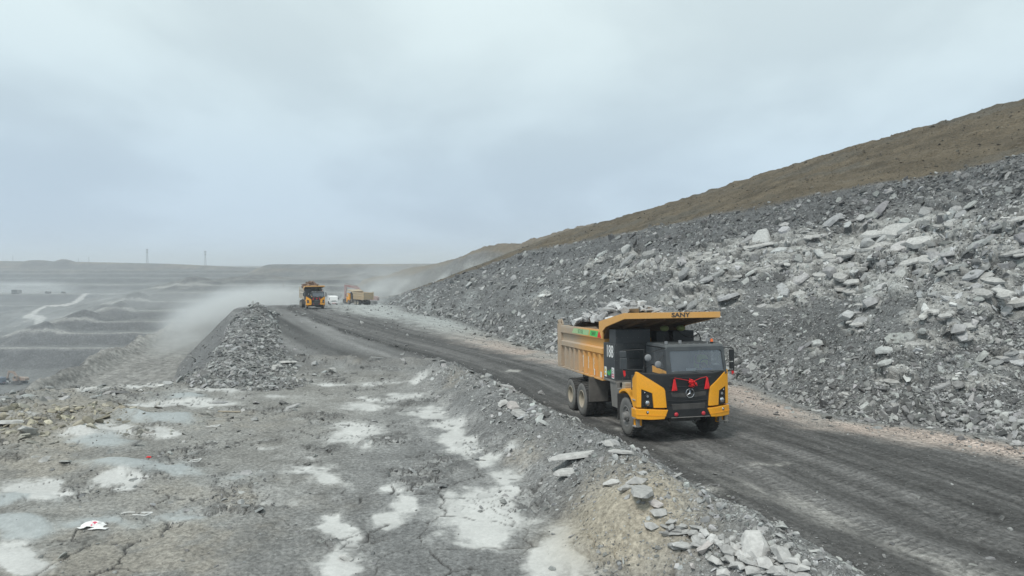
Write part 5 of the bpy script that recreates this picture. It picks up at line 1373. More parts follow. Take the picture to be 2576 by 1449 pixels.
    # lower centre and grille
    MB().prism([(-.86, .82), (-.76, 1.12), (-.765, 1.195), (.765, 1.195), (.76, 1.12), (.86, .82)], -.12, .02, 'x').build('centre_bumper', m['black'], T, bevel=.012)
    MB().box(-.10, -.03, -.80, .80, 1.19, 1.32).build('lower_grille_back', m['black'], T)
    MB().prism([(-.60, 1.28), (.66, 1.28), (.62, 1.10), (-.54, 1.08)], -.02, .028, 'x').build('intake_panel', m['under'], T, bevel=.01)
    MB().prism([(-.60, 1.68), (-.2, 1.66), (.3, 1.66), (.72, 1.70), (.68, 1.54), (.3, 1.49), (-.2, 1.49), (-.56, 1.53)], .0, .014, 'x').build('grille_slot', m['under'], T, bevel=.005)
    for z, yh in ((1.70, .70), (1.86, .66), (1.37, .74)): MB().tube([(.012, -yh, z + .03), (.03, -yh * .4, z), (.03, yh * .4, z), (.012, yh, z + .03)], .012, 6).build('grille_bar', m['black'], T)
    MB().cyl((.06, -.66, 2.165), (.06, .86, 2.165), .012).cyl((.0, -.5, 2.165), (.06, -.5, 2.165), .01).cyl((.0, .7, 2.165), (.06, .7, 2.165), .01).build('grab_bar', m['black'], T)
    MB().box(.02, .05, -.60, .82, .815, .835).build('plate_rail', m['grey'], T)
    for y in (-.43, .57):
        MB().ball((.045, y, .93), .072, 14, 8, (.6, 1, 1)).build('reflector', m['redlens'], T, smooth=True)
    for y in (-.62, .30):
        tw = MB()
        for i in range(10):
            a = math.pi * i / 9; b2 = math.pi * (i + 1) / 9
            if i < 9: tw.cyl((-.1, y + .09 * math.cos(a), .72 - .10 * math.sin(a)), (-.1, y + .09 * math.cos(b2), .72 - .10 * math.sin(b2)), .022, n=8)
        tw.build('tow_eye', m['under'], T)
    MB().box(-.30, -.14, -.60, .55, .66, .80).build('tow_beam', m['under'], T, bevel=.02)
    MB().box(-.36, -.24, 1.30, 1.42, .58, .80).box(-.36, -.24, 1.52, 1.64, .58, .80).box(-.38, -.22, 1.28, 1.66, .56, .60).build('front_step', m['grey'], T, bevel=.01)
    # emblem: ring with three-pointed star
    em = empty('emblem', T, (.05, .08, 1.635))
    rg = MB()
    for i in range(36):
        a = 6.28318 * i / 36; b2 = 6.28318 * (i + 1) / 36
        rg.cyl((0, .15 * math.cos(a), .15 * math.sin(a)), (0, .15 * math.cos(b2), .15 * math.sin(b2)), .012, n=8)
    rg.build('emblem_ring', m['chrome'], em, smooth='auto')
    st_ = MB()
    for q in range(3):
        a = math.pi / 2 + q * 2.0944; l = a + .52 + .52; r2 = a - 1.04
        tip = (0, .142 * math.cos(a), .142 * math.sin(a)); p1 = (0, .024 * math.cos(a + 1.047), .024 * math.sin(a + 1.047)); p2 = (0, .024 * math.cos(a - 1.047), .024 * math.sin(a - 1.047)); c0 = (.03, 0, 0)
        st_.add([tip, p1, c0, p2], [(0, 1, 2), (0, 2, 3)])
    st_.build('emblem_star', m['chrome'], em)
    # mirrors
    mr = empty('mirror_frame', T)
    MB().tube([(-.42, -1.36, 2.30), (-.42, -1.37, 3.11), (-.42, -2.12, 3.10), (-.42, -2.20, 3.04)], .018, 8).tube([(-.42, -1.37, 2.42), (-.42, -2.10, 2.44), (-.42, -2.18, 2.5)], .018, 8).cyl((-.42, -1.42, 2.2), (-.42, -1.38, 2.55), .024).tube([(-.42, -1.38, 2.5), (-.42, -.95, 2.62), (-.42, -.64, 2.9)], .014, 6).tube([(-.42, -1.37, 2.95), (-.6, -.62, 3.12)], .014, 6).build('frame_tube', m['black'], mr)
    MB().box(-.46, -.38, -2.24, -2.02, 2.86, 3.08).build('wide_mirror', m['cab'], mr, bevel=.02)
    MB().box(-.46, -.38, -2.24, -2.00, 2.46, 2.84).build('main_mirror', m['cab'], mr, bevel=.02)
    for (y, z) in ((-1.24, 2.83), (-.87, 2.59)):
        MB().ball((-.38, y, z), .125, 18, 10, (.42, 1, 1)).build('round_mirror', m['mir'], mr, smooth=True)
        MB().cyl((-.42, -1.37, z + .05), (-.40, y, z), .014).build('mirror_arm', m['black'], mr)
    ml = empty('mirror_frame', T)
    MB().tube([(-.42, 1.58, 3.10), (-.42, 1.92, 3.10), (-.42, 1.99, 3.06), (-.42, 1.99, 2.30), (-.42, 1.62, 2.30)], .018, 8).build('frame_tube', m['black'], ml)
    MB().box(-.46, -.37, 1.84, 2.0, 2.63, 3.04).build('main_mirror', m['black'], ml, bevel=.02)
    MB().box(-.46, -.37, 1.84, 2.0, 2.36, 2.60).build('wide_mirror', m['black'], ml, bevel=.02)
    return T
_pc = {}
def paint_once(name, col):
    if name not in _pc: _pc[name] = paint(name, col, .7, dust=.3, dustc=(.1, .08, .07), up=.1)
    return _pc[name]

TL = (5.97, 22.98, 0.012); TYAW = math.atan2(-math.cos(.213), math.sin(.213)); TROT = (0, -.052, TYAW)
T1 = make_truck('yellow and black electric dump truck numbered 188 loaded with grey rock on the haul road', TL, TROT)
TM = Matrix.Translation(TL) @ Euler(TROT).to_matrix().to_4x4()
# lettering and stickers
text('SANY', .215, M['numd'], T1, (-.995, .29, 4.255), 'front', bold=.007, sx=1.3)
text('188', .66, M['numw'], T1, (-3.21, -1.574, 2.84), 'right', bold=.003, sx=.80, sp=.98)
dg = MB().prism([(-5.45, 3.36), (-5.35, 3.58), (-4.36, 3.58), (-4.50, 3.33)], -1.6195, -1.6165, 'y').build('green_decal', M['green'], T1)
MB().prism([(-7.9, 3.36), (-7.6, 3.58), (-5.50, 3.58), (-5.60, 3.35)], -1.6195, -1.6165, 'y').build('faded_decal', M['greenf'], T1)
MB().prism([(-4.47, 3.33), (-4.33, 3.55), (-4.02, 3.58), (-4.02, 3.32)], -1.6195, -1.6165, 'y').build('red_decal', M['pink'] if False else M['red'], T1)
text('SANY', .24, M['numd'], T1, (-4.93, -1.6205, 3.455), 'right', bold=.003, sx=.9, ext=.002)
text('SKT105E', .23, paint_once('faded_lettering', (.16, .3, .16)), T1, (-6.65, -1.6205, 3.465), 'right', bold=.003, sx=.85, ext=.002)
# number sprayed across the ribs: only the strokes that fall on raised steel
def stroke(pts, w, name='painted_digit'):
    mb = MB()
    for (x0, z0), (x1, z1) in zip(pts[:-1], pts[1:]):
        d = math.hypot(x1 - x0, z1 - z0); nx_, nz_ = -(z1 - z0) / d * w, (x1 - x0) / d * w
        mb.prism([(x0 - nx_, z0 - nz_), (x1 - nx_, z1 - nz_), (x1 + nx_, z1 + nz_), (x0 + nx_, z0 + nz_)], -1.5895, -1.5865, 'y')
    mb.build(name, M['numw'], T1)
stroke([(-6.43, 2.40), (-6.37, 2.48), (-6.37, 1.98)], .02)
for cx in (-5.70, -5.03):
    pts = [(cx + .05 - .055 * math.sin(a) if True else 0, 2.36 + .11 * math.cos(a)) for a in np.linspace(.2, 3.0, 8)] + [(cx + .05 - .075 * math.sin(a), 2.12 + .13 * math.cos(a)) for a in np.linspace(.15, 2.95, 8)]
    stroke(pts, .018)
MB().prism([(-4.98, 1.78), (-4.90, 1.78), (-4.90, 2.02), (-4.98, 2.02)], -1.5905, -1.5875, 'y').build('white_patch', M['numw'], T1)
MB().box(-4.15, -3.99, -1.625, -1.621, 1.78, 2.0).build('white_patch', M['numw'], T1)
def sticker(x0, x1, z0, z1, kind):
    s_ = MB().box(x0, x1, -1.576, -1.573, z0, z1).build('warning_sticker' if kind == 'w' else 'hook_sticker', M['white'], T1)
    cx, cz = (x0 + x1) / 2, (z0 + z1) / 2
    if kind == 'w':
        MB().prism([(x0 + .03, cz + .02), (x1 - .03, cz + .02), (cx, z1 - .04)], -1.579, -1.5765, 'y').box(x0 + .04, x1 - .04, -1.579, -1.5765, z0 + .06, z0 + .14).build('yellow_triangle', M['yel2'], s_)
        MB().box(cx - .015, cx + .015, -1.581, -1.5795, cz + .04, z1 - .12).build('exclamation', M['numd'], s_)
    else:
        h_ = MB(); pts = [(cx - .01, z1 - .05), (cx + .05, z1 - .12), (cx - .02, cz + .06), (cx + .04, cz), (cx - .04, cz - .04)]
        for a_, b_ in zip(pts[:-1], pts[1:]): h_.cyl((a_[0], -1.577, a_[1]), (b_[0], -1.577, b_[1]), .013, n=6)
        h_.build('hook_symbol', M['numd'], s_)
        MB().box(x0 + .03, x1 - .03, -1.579, -1.5765, z0 + .04, z0 + .10).box(x0 + .03, x1 - .03, -1.579, -1.5765, z0 + .13, z0 + .17).build('sticker_band', M['pink'], s_)
sticker(-3.80, -3.56, 1.86, 2.24, 'w'); sticker(-3.02, -2.76, 1.86, 2.27, 'h')
lf = MB()
for cx, cz, a, l in ((-3.43, 2.02, 2.2, .16), (-3.33, 2.03, 1.75, .17), (-3.18, 2.06, .95, .24)):
    pts = []
    for i in range(10):
        t = 6.2832 * i / 10; u1, v1 = math.cos(t) * l * .62, math.sin(t) * l * .26
        pts.append((cx + u1 * math.cos(a) - v1 * math.sin(a), cz + u1 * math.sin(a) + v1 * math.cos(a)))
    lf.prism(pts, -1.577, -1.573, 'y')
lf.build('leaf_emblem', M['leaf'], T1)
MB().box(-.438, -.434, -1.02, -.86, 1.76, 1.86).build('white_patch', M['numw'], T1)
MB().prism([(-.98, 1.92), (-.84, 1.92), (-.91, 2.06)], -.438, -.434, 'x').build('yellow_triangle', M['yel2'], T1)
MB().prism([(-.9, 1.78), (-.74, 1.78), (-.74, 2.06), (-.86, 2.08)], -1.626, -1.622, 'y').build('white_patch', M['numw'], T1)
# ribbon hung on the front
RB = thing('ribbon_decoration', 'red cloth flower bow with two tassels hung across the black truck front', 'ribbon'); RB.matrix_world = TM
MB().tube([(.075, -.50, 2.17), (.085, -.30, 2.13), (.09, .0, 2.07), (.09, .12, 2.03)], .009, 6).tube([(.09, .20, 2.04), (.085, .45, 2.13), (.075, .70, 2.175)], .009, 6).build('ribbon', M['red'], RB)
rq = random.Random(3); fl = MB()
for i in range(26):
    a = rq.uniform(0, 6.28); q = rq.uniform(.02, .13); c = Vector((.09 + rq.uniform(0, .07), .155 + q * math.cos(a) * 1.2, 1.965 + q * math.sin(a)))
    u1 = Vector((rq.uniform(-.4, .8), rq.uniform(-1, 1), rq.uniform(-1, 1))).normalized(); v1 = u1.orthogonal().normalized(); w1 = u1.cross(v1)
    pts = [c + v1 * math.cos(t) * rq.uniform(.035, .065) + w1 * math.sin(t) * rq.uniform(.035, .065) + u1 * rq.uniform(-.018, .018) for t in [6.2832 * j / 7 for j in range(7)]]
    n0 = len(pts); fl.add(pts + [c + u1 * .03] + [p - u1 * .006 for p in pts] , [(j, (j + 1) % n0, n0) for j in range(n0)] + [(n0 + 1 + j, n0 + 1 + (j + 1) % n0, (j + 1) % n0, j) for j in range(n0)])
fl.add([(.10, .06, 2.0), (.12, .02, 2.16), (.14, .14, 2.06), (.11, .12, 2.0)], [(0, 1, 2, 3)])
fl.build('bow', M['red'], RB)
for y, z in ((-.49, 2.13), (.71, 2.15)):
    tq = MB()
    for i in range(9):
        yy_ = y - .06 + .015 * i; w0 = .013
        tq.hexa([(.06 + .02 * (i % 2), yy_ + (i - 4) * .006 - w0, z - .40 + .02 * (i % 3)), (.07 + .02 * (i % 2), yy_ + (i - 4) * .006 + w0, z - .40 + .02 * (i % 3)), (.05, yy_ + (i - 4) * .006 + w0, z - .40), (.04, yy_ + (i - 4) * .006 - w0, z - .40)],
                [(.07, y + (i - 4) * .004 - .008, z), (.08, y + (i - 4) * .004 + .008, z), (.06, y + (i - 4) * .004 + .008, z), (.055, y + (i - 4) * .004 - .008, z)])
    tq.build('tassel', M['red'], RB)
RS = thing('ribbon_strip', 'small red cloth strip tied low on the mirror frame beside the black cabinet', 'ribbon'); RS.matrix_world = TM
MB().prism([(-2.14, 2.42), (-2.06, 2.42), (-2.04, 2.27), (-2.09, 2.20), (-2.12, 2.28)], -.425, -.41, 'x').build('strip', M['red'], RS)
RS2 = thing('ribbon_strip', 'small red cloth strip tied under the mirror above the sandstone boulder', 'ribbon'); RS2.matrix_world = TM
MB().prism([(1.90, 2.31), (1.98, 2.31), (2.02, 2.16), (1.97, 2.22), (1.93, 2.14)], -.425, -.41, 'x').build('strip', M['red'], RS2)
WB = thing('timber_blocks', 'small stack of pale timber blocks on the fender deck of the dump truck', 'timber'); WB.matrix_world = TM
for i in range(3): MB().box(-1.86 + .01 * i, -1.55, -1.62, -1.36 + .01 * i, 1.60 + i * .085, 1.675 + i * .085).build('timber_block', M['wood'], WB, bevel=.008)
# driver
def skin_body(name, pts, edges, rad, mat, parent, root=0, sub=2):
    me = bpy.data.meshes.new(name); me.from_pydata(pts, edges, []); o = bpy.data.objects.new(name, me); COL.objects.link(o)
    mo = o.modifiers.new('skin', 'SKIN'); sk = me.skin_vertices[0].data
    for i, r_ in enumerate(rad): sk[i].radius = (r_, r_) if not isinstance(r_, tuple) else r_; sk[i].use_root = (i == root)
    ms = o.modifiers.new('smooth', 'SUBSURF'); ms.levels = sub; ms.render_levels = sub
    dg_ = bpy.context.evaluated_depsgraph_get(); dg_.update()
    ev = o.evaluated_get(dg_); m2 = bpy.data.meshes.new_from_object(ev); bpy.data.objects.remove(o)
    o = bpy.data.objects.new(name, m2); COL.objects.link(o); m2.materials.clear(); m2.materials.append(mat)
    m2.polygons.foreach_set('use_smooth', [True] * len(m2.polygons))
    if parent: o.parent = parent
    return o
DR = thing('person', 'driver in a yellow green safety vest holding the wheel behind the truck windscreen', 'person'); DR.matrix_world = TM
bx_, by_, bz_ = -1.25, 1.16, 2.36
pts = [(bx_, by_, bz_), (bx_ + .02, by_, bz_ + .22), (bx_ + .02, by_, bz_ + .42), (bx_ + .03, by_, bz_ + .50), (bx_ + .05, by_, bz_ + .58), (bx_ + .07, by_, bz_ + .68),
       (bx_ + .02, by_ - .19, bz_ + .40), (bx_ + .14, by_ - .25, bz_ + .18), (bx_ + .42, by_ - .16, bz_ + .16), (bx_ + .49, by_ - .14, bz_ + .17),
       (bx_ + .02, by_ + .19, bz_ + .40), (bx_ + .14, by_ + .25, bz_ + .18), (bx_ + .42, by_ + .16, bz_ + .16), (bx_ + .49, by_ + .14, bz_ + .17),
       (bx_ + .42, by_ - .12, bz_ - .0), (bx_ + .50, by_ - .12, bz_ - .2), (bx_ + .42, by_ + .12, bz_ - .0), (bx_ + .50, by_ + .12, bz_ - .2)]
edges = [(0, 1), (1, 2), (2, 3), (3, 4), (4, 5), (2, 6), (6, 7), (7, 8), (8, 9), (2, 10), (10, 11), (11, 12), (12, 13), (0, 14), (14, 15), (0, 16), (16, 17)]
rad = [.15, (.13, .16), (.12, .16), .055, .085, .09, .065, .048, .035, .04, .065, .048, .035, .04, .08, .05, .08, .05]
skin_body('body', pts, edges, rad, M['skin'], DR)
vt = MB().prism([(by_ - .20, bz_ - .02), (by_ + .20, bz_ - .02), (by_ + .21, bz_ + .36), (by_ + .14, bz_ + .46), (by_ - .14, bz_ + .46), (by_ - .21, bz_ + .36)], bx_ - .16, bx_ + .19, 'x').build('vest', M['hivis'], DR, bevel=.05)
MB().ball((bx_ + .05, by_, bz_ + .70), .115, 14, 10, (1.05, .92, 1.0)).build('hair', M['navy'], DR, smooth=True)
MB().ball((bx_ + .10, by_, bz_ + .64), .082, 14, 10, (1.0, .85, 1.25)).ball((bx_ + .185, by_, bz_ + .635), .018, 8, 6, (1, .8, 1.4)).build('face', M['skin'], DR, smooth=True)
BC = MB().ball((-.50, 1.02, 2.37), .10, 12, 8, (1.0, 2.0, .45)).build('rag', M['blue'], None, smooth=True); BC.matrix_world = TM
tag(BC, 'blue cloth lying on the dashboard behind the truck windscreen', 'cloth')

# load of rocks: each one a child of the pile
def rock_load(label, tm, n, peak, base, length, width, cx, tint, seed, smin, smax, lo=.2, hi=.45, pk=.2):
    ld = thing('rock_load', label, 'rock pile'); ld.matrix_world = tm
    r = random.Random(seed)
    V, F = [], []
    hp = MB(); NXg, NYg = 14, 8
    for i in range(NXg + 1):
        for j in range(NYg + 1):
            X_ = cx - length / 2 + length * i / NXg; Y_ = -width / 2 + width * j / NYg
            q = max(0, 1 - ((X_ - cx - pk) / (length * .55)) ** 2) * max(0, 1 - (Y_ / (width * .62)) ** 2)
            V.append((X_, Y_, base + (peak - base - .28) * q + r.uniform(-.05, .05)))
    for i in range(NXg):
        for j in range(NYg): a = i * (NYg + 1) + j; F.append((a, a + 1, a + NYg + 2, a + NYg + 1))
    hp.add(V, F)
    mt = paint_once('load_fines_%d' % seed, tuple(.22 * t for t in tint)); hp.build('fines', mt, ld)
    for k in range(n):
        for _ in range(40):
            X_ = cx + r.uniform(-.5, .5) * length; Y_ = r.uniform(-.5, .5) * width
            q = max(0, 1 - ((X_ - cx - pk) / (length * .55)) ** 2) * max(0, 1 - (Y_ / (width * .62)) ** 2)
            if r.random() < .25 + q: break
        z_ = base + (peak - base - .22) * q
        S = smin + (smax - smin) * r.random() ** 1.8
        e = Euler((r.uniform(-.6, .6), r.uniform(-.6, .6), r.uniform(0, 6.28))).to_matrix()
        g = lo + (hi - lo) * r.random()
        o = one_rock((X_, Y_, z_ + .05), e, (S * r.uniform(1, 1.35), S, S * r.uniform(.75, 1)), tuple(g * t for t in tint), None, 'c' if r.random() < .75 else 's', r.randrange(8))
        mloc = o.matrix_world.copy(); o.parent = ld; o.matrix_parent_inverse = Matrix.Identity(4); o.matrix_local = mloc
    return ld
rock_load('heap of pale grey broken rock filling the body of truck 188', TM, 170, 4.82, 3.62, 5.8, 2.75, -6.85, (1, 1, .99), 4, .3, .75, .26, .52, 1.3)

# second truck, head on, further up the road
def place(px, py, Z, z=None):
    d = ray(px, py) / ray(px, py)[1]
    return (d[0] * Z, d[1] * Z, CAM_H + d[2] * Z if z is None else z)
p2 = place(795, 783, 127); p2 = (p2[0], p2[1], near_z(p2[0], p2[1]) + .01)
d2 = math.atan2(-p2[1], -p2[0]) + math.radians(9)      # nearly facing the camera
R2 = (0, 0, d2)
T2 = make_truck('black fronted yellow dump truck carrying brown earth driving towards the viewer up the road', p2, R2, 1, None)
TM2 = Matrix.Translation(p2) @ Euler(R2).to_matrix().to_4x4()
rock_load('heap of red brown earth and stones above the canopy of the far dump truck', TM2, 60, 5.1, 3.6, 5.6, 2.7, -6.5, (1.1, .72, .52), 6, .4, 1.0, .10, .24)
RB2 = copy_tree(RB); RB2.matrix_world = TM2; RB2['label'] = 'dark red bow and tassels on the front of the far dump truck'
# third truck, seen from behind
p3 = place(893, 765, 196); p3 = (p3[0] - 2.0, p3[1] + 4, near_z(p3[0], p3[1]) - .05)
R3 = (0, 0, math.radians(131))
T3 = make_truck('dust covered dump truck with a yellow cab seen from behind next to the red excavator', (p3[0], p3[1], p3[2]), R3, 2, None)

# ------------------------------------------------------------------ small vehicles
def light_truck(label, loc, rot, s=1.0, cabcol='white', boxcol='white', cat='truck'):
    t = thing('light_truck', label, cat, loc, rot); t.scale = (s, s, s)
    c = m_ = M[cabcol]
    MB().prism([(0.0, .55), (.05, 1.25), (-.12, 2.2), (-.35, 2.38), (-1.7, 2.42), (-1.7, .55)], -1.05, 1.05, 'y').build('cab', c, t, bevel=.05)
    MB().prism([(-.88, 1.32), (.88, 1.32), (.80, 2.12), (-.80, 2.12)], .03 - .10, .06 - .05, 'x').build('windscreen', M['sglass'], t, bend=lambda co: (co.x - (co.z - 1.3) * .16, co.y, co.z))
    MB().box(.05, .08, -.62, .62, .98, 1.16).build('grille', M['black'], t)
    for y in (-.8, .8): MB().box(.04, .09, y - .17, y + .17, .76, .92).build('headlight', M['chrome'], t)
    MB().box(-.02, .12, -1.06, 1.06, .42, .66).build('bumper', M[cabcol], t, bevel=.03)
    MB().box(.12, .13, -.5, .5, .48, .58).build('number_plate', M['redlens'], t)
    for s_ in (-1, 1):
        MB().box(-.25, -.15, *sorted((s_ * 1.12, s_ * 1.28)), 1.5, 1.95).build('mirror', M['black'], t)
        for x in (-.75, -3.9):
            MB().lathe_y([(.2, 0), (.42, -.02), (.46, .04), (.46, .24), (.2, .26)], 20, (x, s_ * 1.02 if s_ < 0 else 1.02 - .26, .46)).build('wheel', M['tyre'], t)
    MB().box(-5.2, -1.8, -1.05, 1.05, .9, 2.35).build('cargo_box', M[boxcol], t, bevel=.04)
    MB().box(-5.2, -.3, -.45, .45, .55, .85).build('chassis_frame', M['under'], t)
    return t
pv = place(840, 764.5, 186); zv = near_z(pv[0], pv[1]); 
light_truck('small white cab over truck facing the viewer behind the far dump truck', (pv[0], pv[1], zv), (0, 0, math.atan2(-pv[1], -pv[0]) + .12), 1.0)
def pickup(label, p, yaw, col='white', s=1.0):
    t = thing('pickup', label, 'pickup', p, (0, 0, yaw)); t.scale = (s, s, s)
    MB().prism([(0, .45), (0, .95), (-.2, 1.05), (-1.2, 1.12), (-1.75, 1.72), (-3.3, 1.76), (-3.45, 1.12), (-5.2, 1.12), (-5.2, .45)], -.92, .92, 'y').build('body', M[col], t, bevel=.06)
    MB().prism([(-1.28, 1.16), (-1.78, 1.66), (-1.83, 1.66), (-1.4, 1.16)], -.80, .80, 'y').build('windscreen', M['sglass'], t, bend=lambda co: (co.x + .05, co.y, co.z + .02))
    MB().box(-3.0, -1.9, -.935, .935, 1.2, 1.62).build('side_window', M['sglass'], t)
    for s_ in (-1, 1):
        for x in (-.95, -4.2): MB().lathe_y([(.2, 0), (.36, -.02), (.39, .04), (.39, .2), (.2, .22)], 18, (x, s_ * .94 if s_ < 0 else .94 - .22, .39)).build('wheel', M['tyre'], t)
    MB().box(0, .03, -.5, .5, .62, .82).build('grille', M['black'], t)
    return t
def excavator(label, p, yaw, col, boom, s=1.0, name='excavator', cat='excavator'):
    t = thing(name, label, cat, p, (0, 0, yaw)); t.scale = (s, s, s)
    for s_ in (-1, 1):
        MB().prism([(-2.3, .25), (-1.9, 0), (1.9, 0), (2.3, .25), (2.3, .75), (1.9, 1.0), (-1.9, 1.0), (-2.3, .75)], *sorted((s_ * .95, s_ * 1.6)), 'y').build('track', M['under'], t, bevel=.06)
    MB().box(-1.2, 1.2, -.95, .95, .5, 1.1).build('undercarriage', M['under'], t)
    MB().prism([(-2.9, 1.25), (-3.0, 2.1), (-2.4, 2.5), (.9, 2.5), (1.5, 1.9), (1.5, 1.25)], -1.45, .35, 'y').build('engine_house', col, t, bevel=.08)
    cbx = MB().prism([(-.2, 1.25), (-.2, 3.1), (1.3, 3.1), (1.75, 2.3), (1.75, 1.25)], .45, 1.45, 'y').build('cab', col, t, bevel=.05)
    MB().prism([(1.35, 3.0), (1.78, 2.28), (1.80, 1.7), (1.77, 1.7), (1.72, 2.25), (1.30, 3.0)], .52, 1.38, 'y').box(.0, 1.1, 1.455, 1.465, 2.1, 2.95).build('cab_window', M['sglass'], cbx)
    def arm(nm, a, b, w0, w1, mt, th=.45):
        a = Vector(a); b = Vector(b); d = (b - a).normalized(); nn = Vector((-d.z, 0, d.x))
        P_ = [a + nn * w0, b + nn * w1, b - nn * w1, a - nn * w0]
        return MB().prism([(q.x, q.z) for q in P_], -th / 2, th / 2, 'y').build(nm, mt, t, bevel=.04)
    for i, (a, b, w0, w1) in enumerate(boom[:-1]): arm('boom' if i < 2 else 'stick', a, b, w0, w1, col)
    a = boom[-1]
    MB().prism([(a[0] - .1, a[2] + .1), (a[0] + .55, a[2] - .2), (a[0] + .45, a[2] - 1.1), (a[0] - .3, a[2] - 1.5), (a[0] - .9, a[2] - 1.2), (a[0] - .75, a[2] - .9), (a[0] - .2, a[2] - .8)], -.65, .65, 'y').build('bucket', M['under'], t)
    MB().cyl((.9, 0, 2.0), (3.2, 0, 3.9), .11).cyl((boom[1][0][0], 0, boom[1][0][2] + .5), (boom[2][0][0] + .3, 0, boom[2][0][2] + .5), .1).build('hydraulic_ram', M['grey'], t)
    return t
M['exred'] = paint('faded_red_paint', (.22, .035, .032), .7, dust=.45, dustc=(.35, .28, .25), up=.2)
M['exor'] = paint('faded_orange_paint', (.30, .17, .10), .6, dust=.5, dustc=(.32, .29, .26), up=.2)
M['dimblue'] = paint('dull_blue_paint', (.06, .11, .18), .6, dust=.3, dustc=(.25, .25, .25), up=.2)
pe_ = place(926, 764, 240); ze = near_z(pe_[0], pe_[1])
bm_ = [((.9, 0, 1.9), (3.2, 0, 4.9), .38, .45), ((3.2, 0, 4.9), (6.6, 0, 5.5), .45, .30), ((6.9, 0, 5.8), (7.1, 0, 1.8), .36, .2), (7.1, 0, 1.7)]
excavator('big red excavator reaching over its boom behind the dusty dump truck', (pe_[0], pe_[1], ze), math.radians(170), M['exred'], bm_, 1.2)
# lower left corner machines on the pit floor
h1 = pit_hit(10, 968); light_truck('dull blue truck with a white roof on the pit floor at the left edge', (h1.x, h1.y, h1.z + .3), (0, 0, math.radians(-5)), 1.25, 'dimblue', 'white')
h2 = pit_hit(27, 968); pickup('white pickup between the blue truck and the excavator on the pit floor', (h2.x - 2, h2.y, h2.z + .3), math.radians(-30), 'white', 1.15)
h3 = pit_hit(50, 967)
bm2 = [((.9, 0, 1.9), (2.6, 0, 4.2), .38, .45), ((2.6, 0, 4.2), (5.2, 0, 4.4), .45, .30), ((5.2, 0, 4.4), (6.0, 0, 1.8), .3, .2), (6.0, 0, 1.7)]
excavator('dusty brown excavator working on the pit floor in the lower left corner', (h3.x, h3.y, h3.z + .3), math.radians(165), M['exor'], bm2, 1.15)
# machines beyond the end of the road
h4 = pit_hit(708, 748); pickup('white pickup in the dust beyond the end of the haul road', (h4.x, h4.y, h4.z), math.radians(-60), 'white', 1.15)
h5 = pit_hit(722, 744)
DRG = excavator('orange drill rig with a tall thin mast in the dust beyond the road', (h5.x, h5.y, h5.z), math.radians(190), M['exor'], [((.8, 0, 1.4), (1.8, 0, 1.6), .2, .2), ((1.8, 0, 1.4), (2.0, 0, 1.8), .2, .15), ((2.0, 0, 1.0), (2.0, 0, 7.8), .22, .18), (2.0, 0, 1.7)], 1.0, 'drill_rig', 'drill rig')
for k, (px, py, nm) in enumerate(((42, 739.5, 'leftmost of three tiny trucks raising dust on the bench under the far pit wall'), (120, 739, 'middle of three tiny trucks raising dust on the bench under the far pit wall'), (158, 738.5, 'rightmost of three tiny trucks raising dust on the bench under the far pit wall'))):
    h = pit_hit(px, py + 1.5)
    t = thing('haul_truck', nm, 'truck', (h.x, h.y + 2, h.z + .2), (0, 0, math.radians(5)), 'trucks on the far bench')
    s = (1.5, .9, .7)[k]; t.scale = (s,) * 3
    MB().box(-3.2, -.2, -1.2, 1.2, 1.0, 2.6).build('dump_body', M['under'], t, bevel=.1); MB().box(-.1, 1.4, -1.15, 1.15, .7, 2.5).build('cab', M['grey'], t, bevel=.1)
    for s_ in (-1, 1):
        for x in (-2.6, -1.4, .7): MB().lathe_y([(.2, 0), (.5, 0), (.5, .3), (.2, .3)], 14, (x, s_ * 1.2 if s_ < 0 else .9, .5)).build('wheel', M['tyre'], t)

# ------------------------------------------------------------------ lattice masts on the rim
M['mast'] = paint('mast_steel', (.16, .17, .18), .6, dust=.2, up=0)
def mast(label, px, ptop, pbase, Z, rings, group):
    d = ray(px, pbase) / ray(px, pbase)[1]; zb = CAM_H + d[2] * Z; H = (pbase - ptop) / 1717 * Z
    t = thing('lattice_mast', label, 'mast', (d[0] * Z, Z, zb - 1), (0, 0, .4), group)
    H += 1; wb, wt_ = H * .105, H * .028; n = 9
    def cor(q, h): w_ = wb + (wt_ - wb) * min(1, h / (H * .8)); return Vector(((-1, 1, 1, -1)[q] * w_ / 2, (-1, -1, 1, 1)[q] * w_ / 2, h))
    lg = MB()
    for q in range(4): lg.cyl(cor(q, 0), cor(q, H * .97), H * .0062, n=5)
    lg.build('leg_frame', M['mast'], t)
    br = MB()
    for k in range(n):
        a, b = H * .95 * k / n, H * .95 * (k + 1) / n
        for q in range(4):
            br.cyl(cor(q, a), cor((q + 1) % 4, b), H * .003, n=4).cyl(cor(q, b), cor((q + 1) % 4, b), H * .004, n=4)
    br.build('bracing', M['mast'], t)
    for k in range(rings):
        z_ = H * (.97 - .09 * k); MB().cyl((0, 0, z_ - H * .012), (0, 0, z_ + H * .012), H * .07 * (1 if k < 2 else .8), n=12).build('platform', M['mast'], t)
    MB().cyl((0, 0, H * .95), (0, 0, H * 1.03), H * .004, n=5).build('lightning_rod', M['mast'], t)
    return t
mast('tall lattice mast with three platforms, nearest to the left of the pit rim skyline', 371, 626, 668, 980, 3, 'masts on the horizon')
mast('second tall lattice mast standing to the right on the low rim skyline', 517, 631, 673, 980, 3, 'masts on the horizon')
mast('small distant pylon between the dark rim mound and the tall mast', 224, 647, 665, 1500, 1, 'masts on the horizon')
mast('tiny pylon just left of the small distant pylon on the skyline', 198, 650, 664, 1700, 1, 'masts on the horizon')
mast('tiny pylon near the left end of the skyline', 33, 643, 659, 1500, 1, 'masts on the horizon')
mast('very small pylon beside the foot of the second tall mast', 530, 668, 674, 1500, 1, 'masts on the horizon')

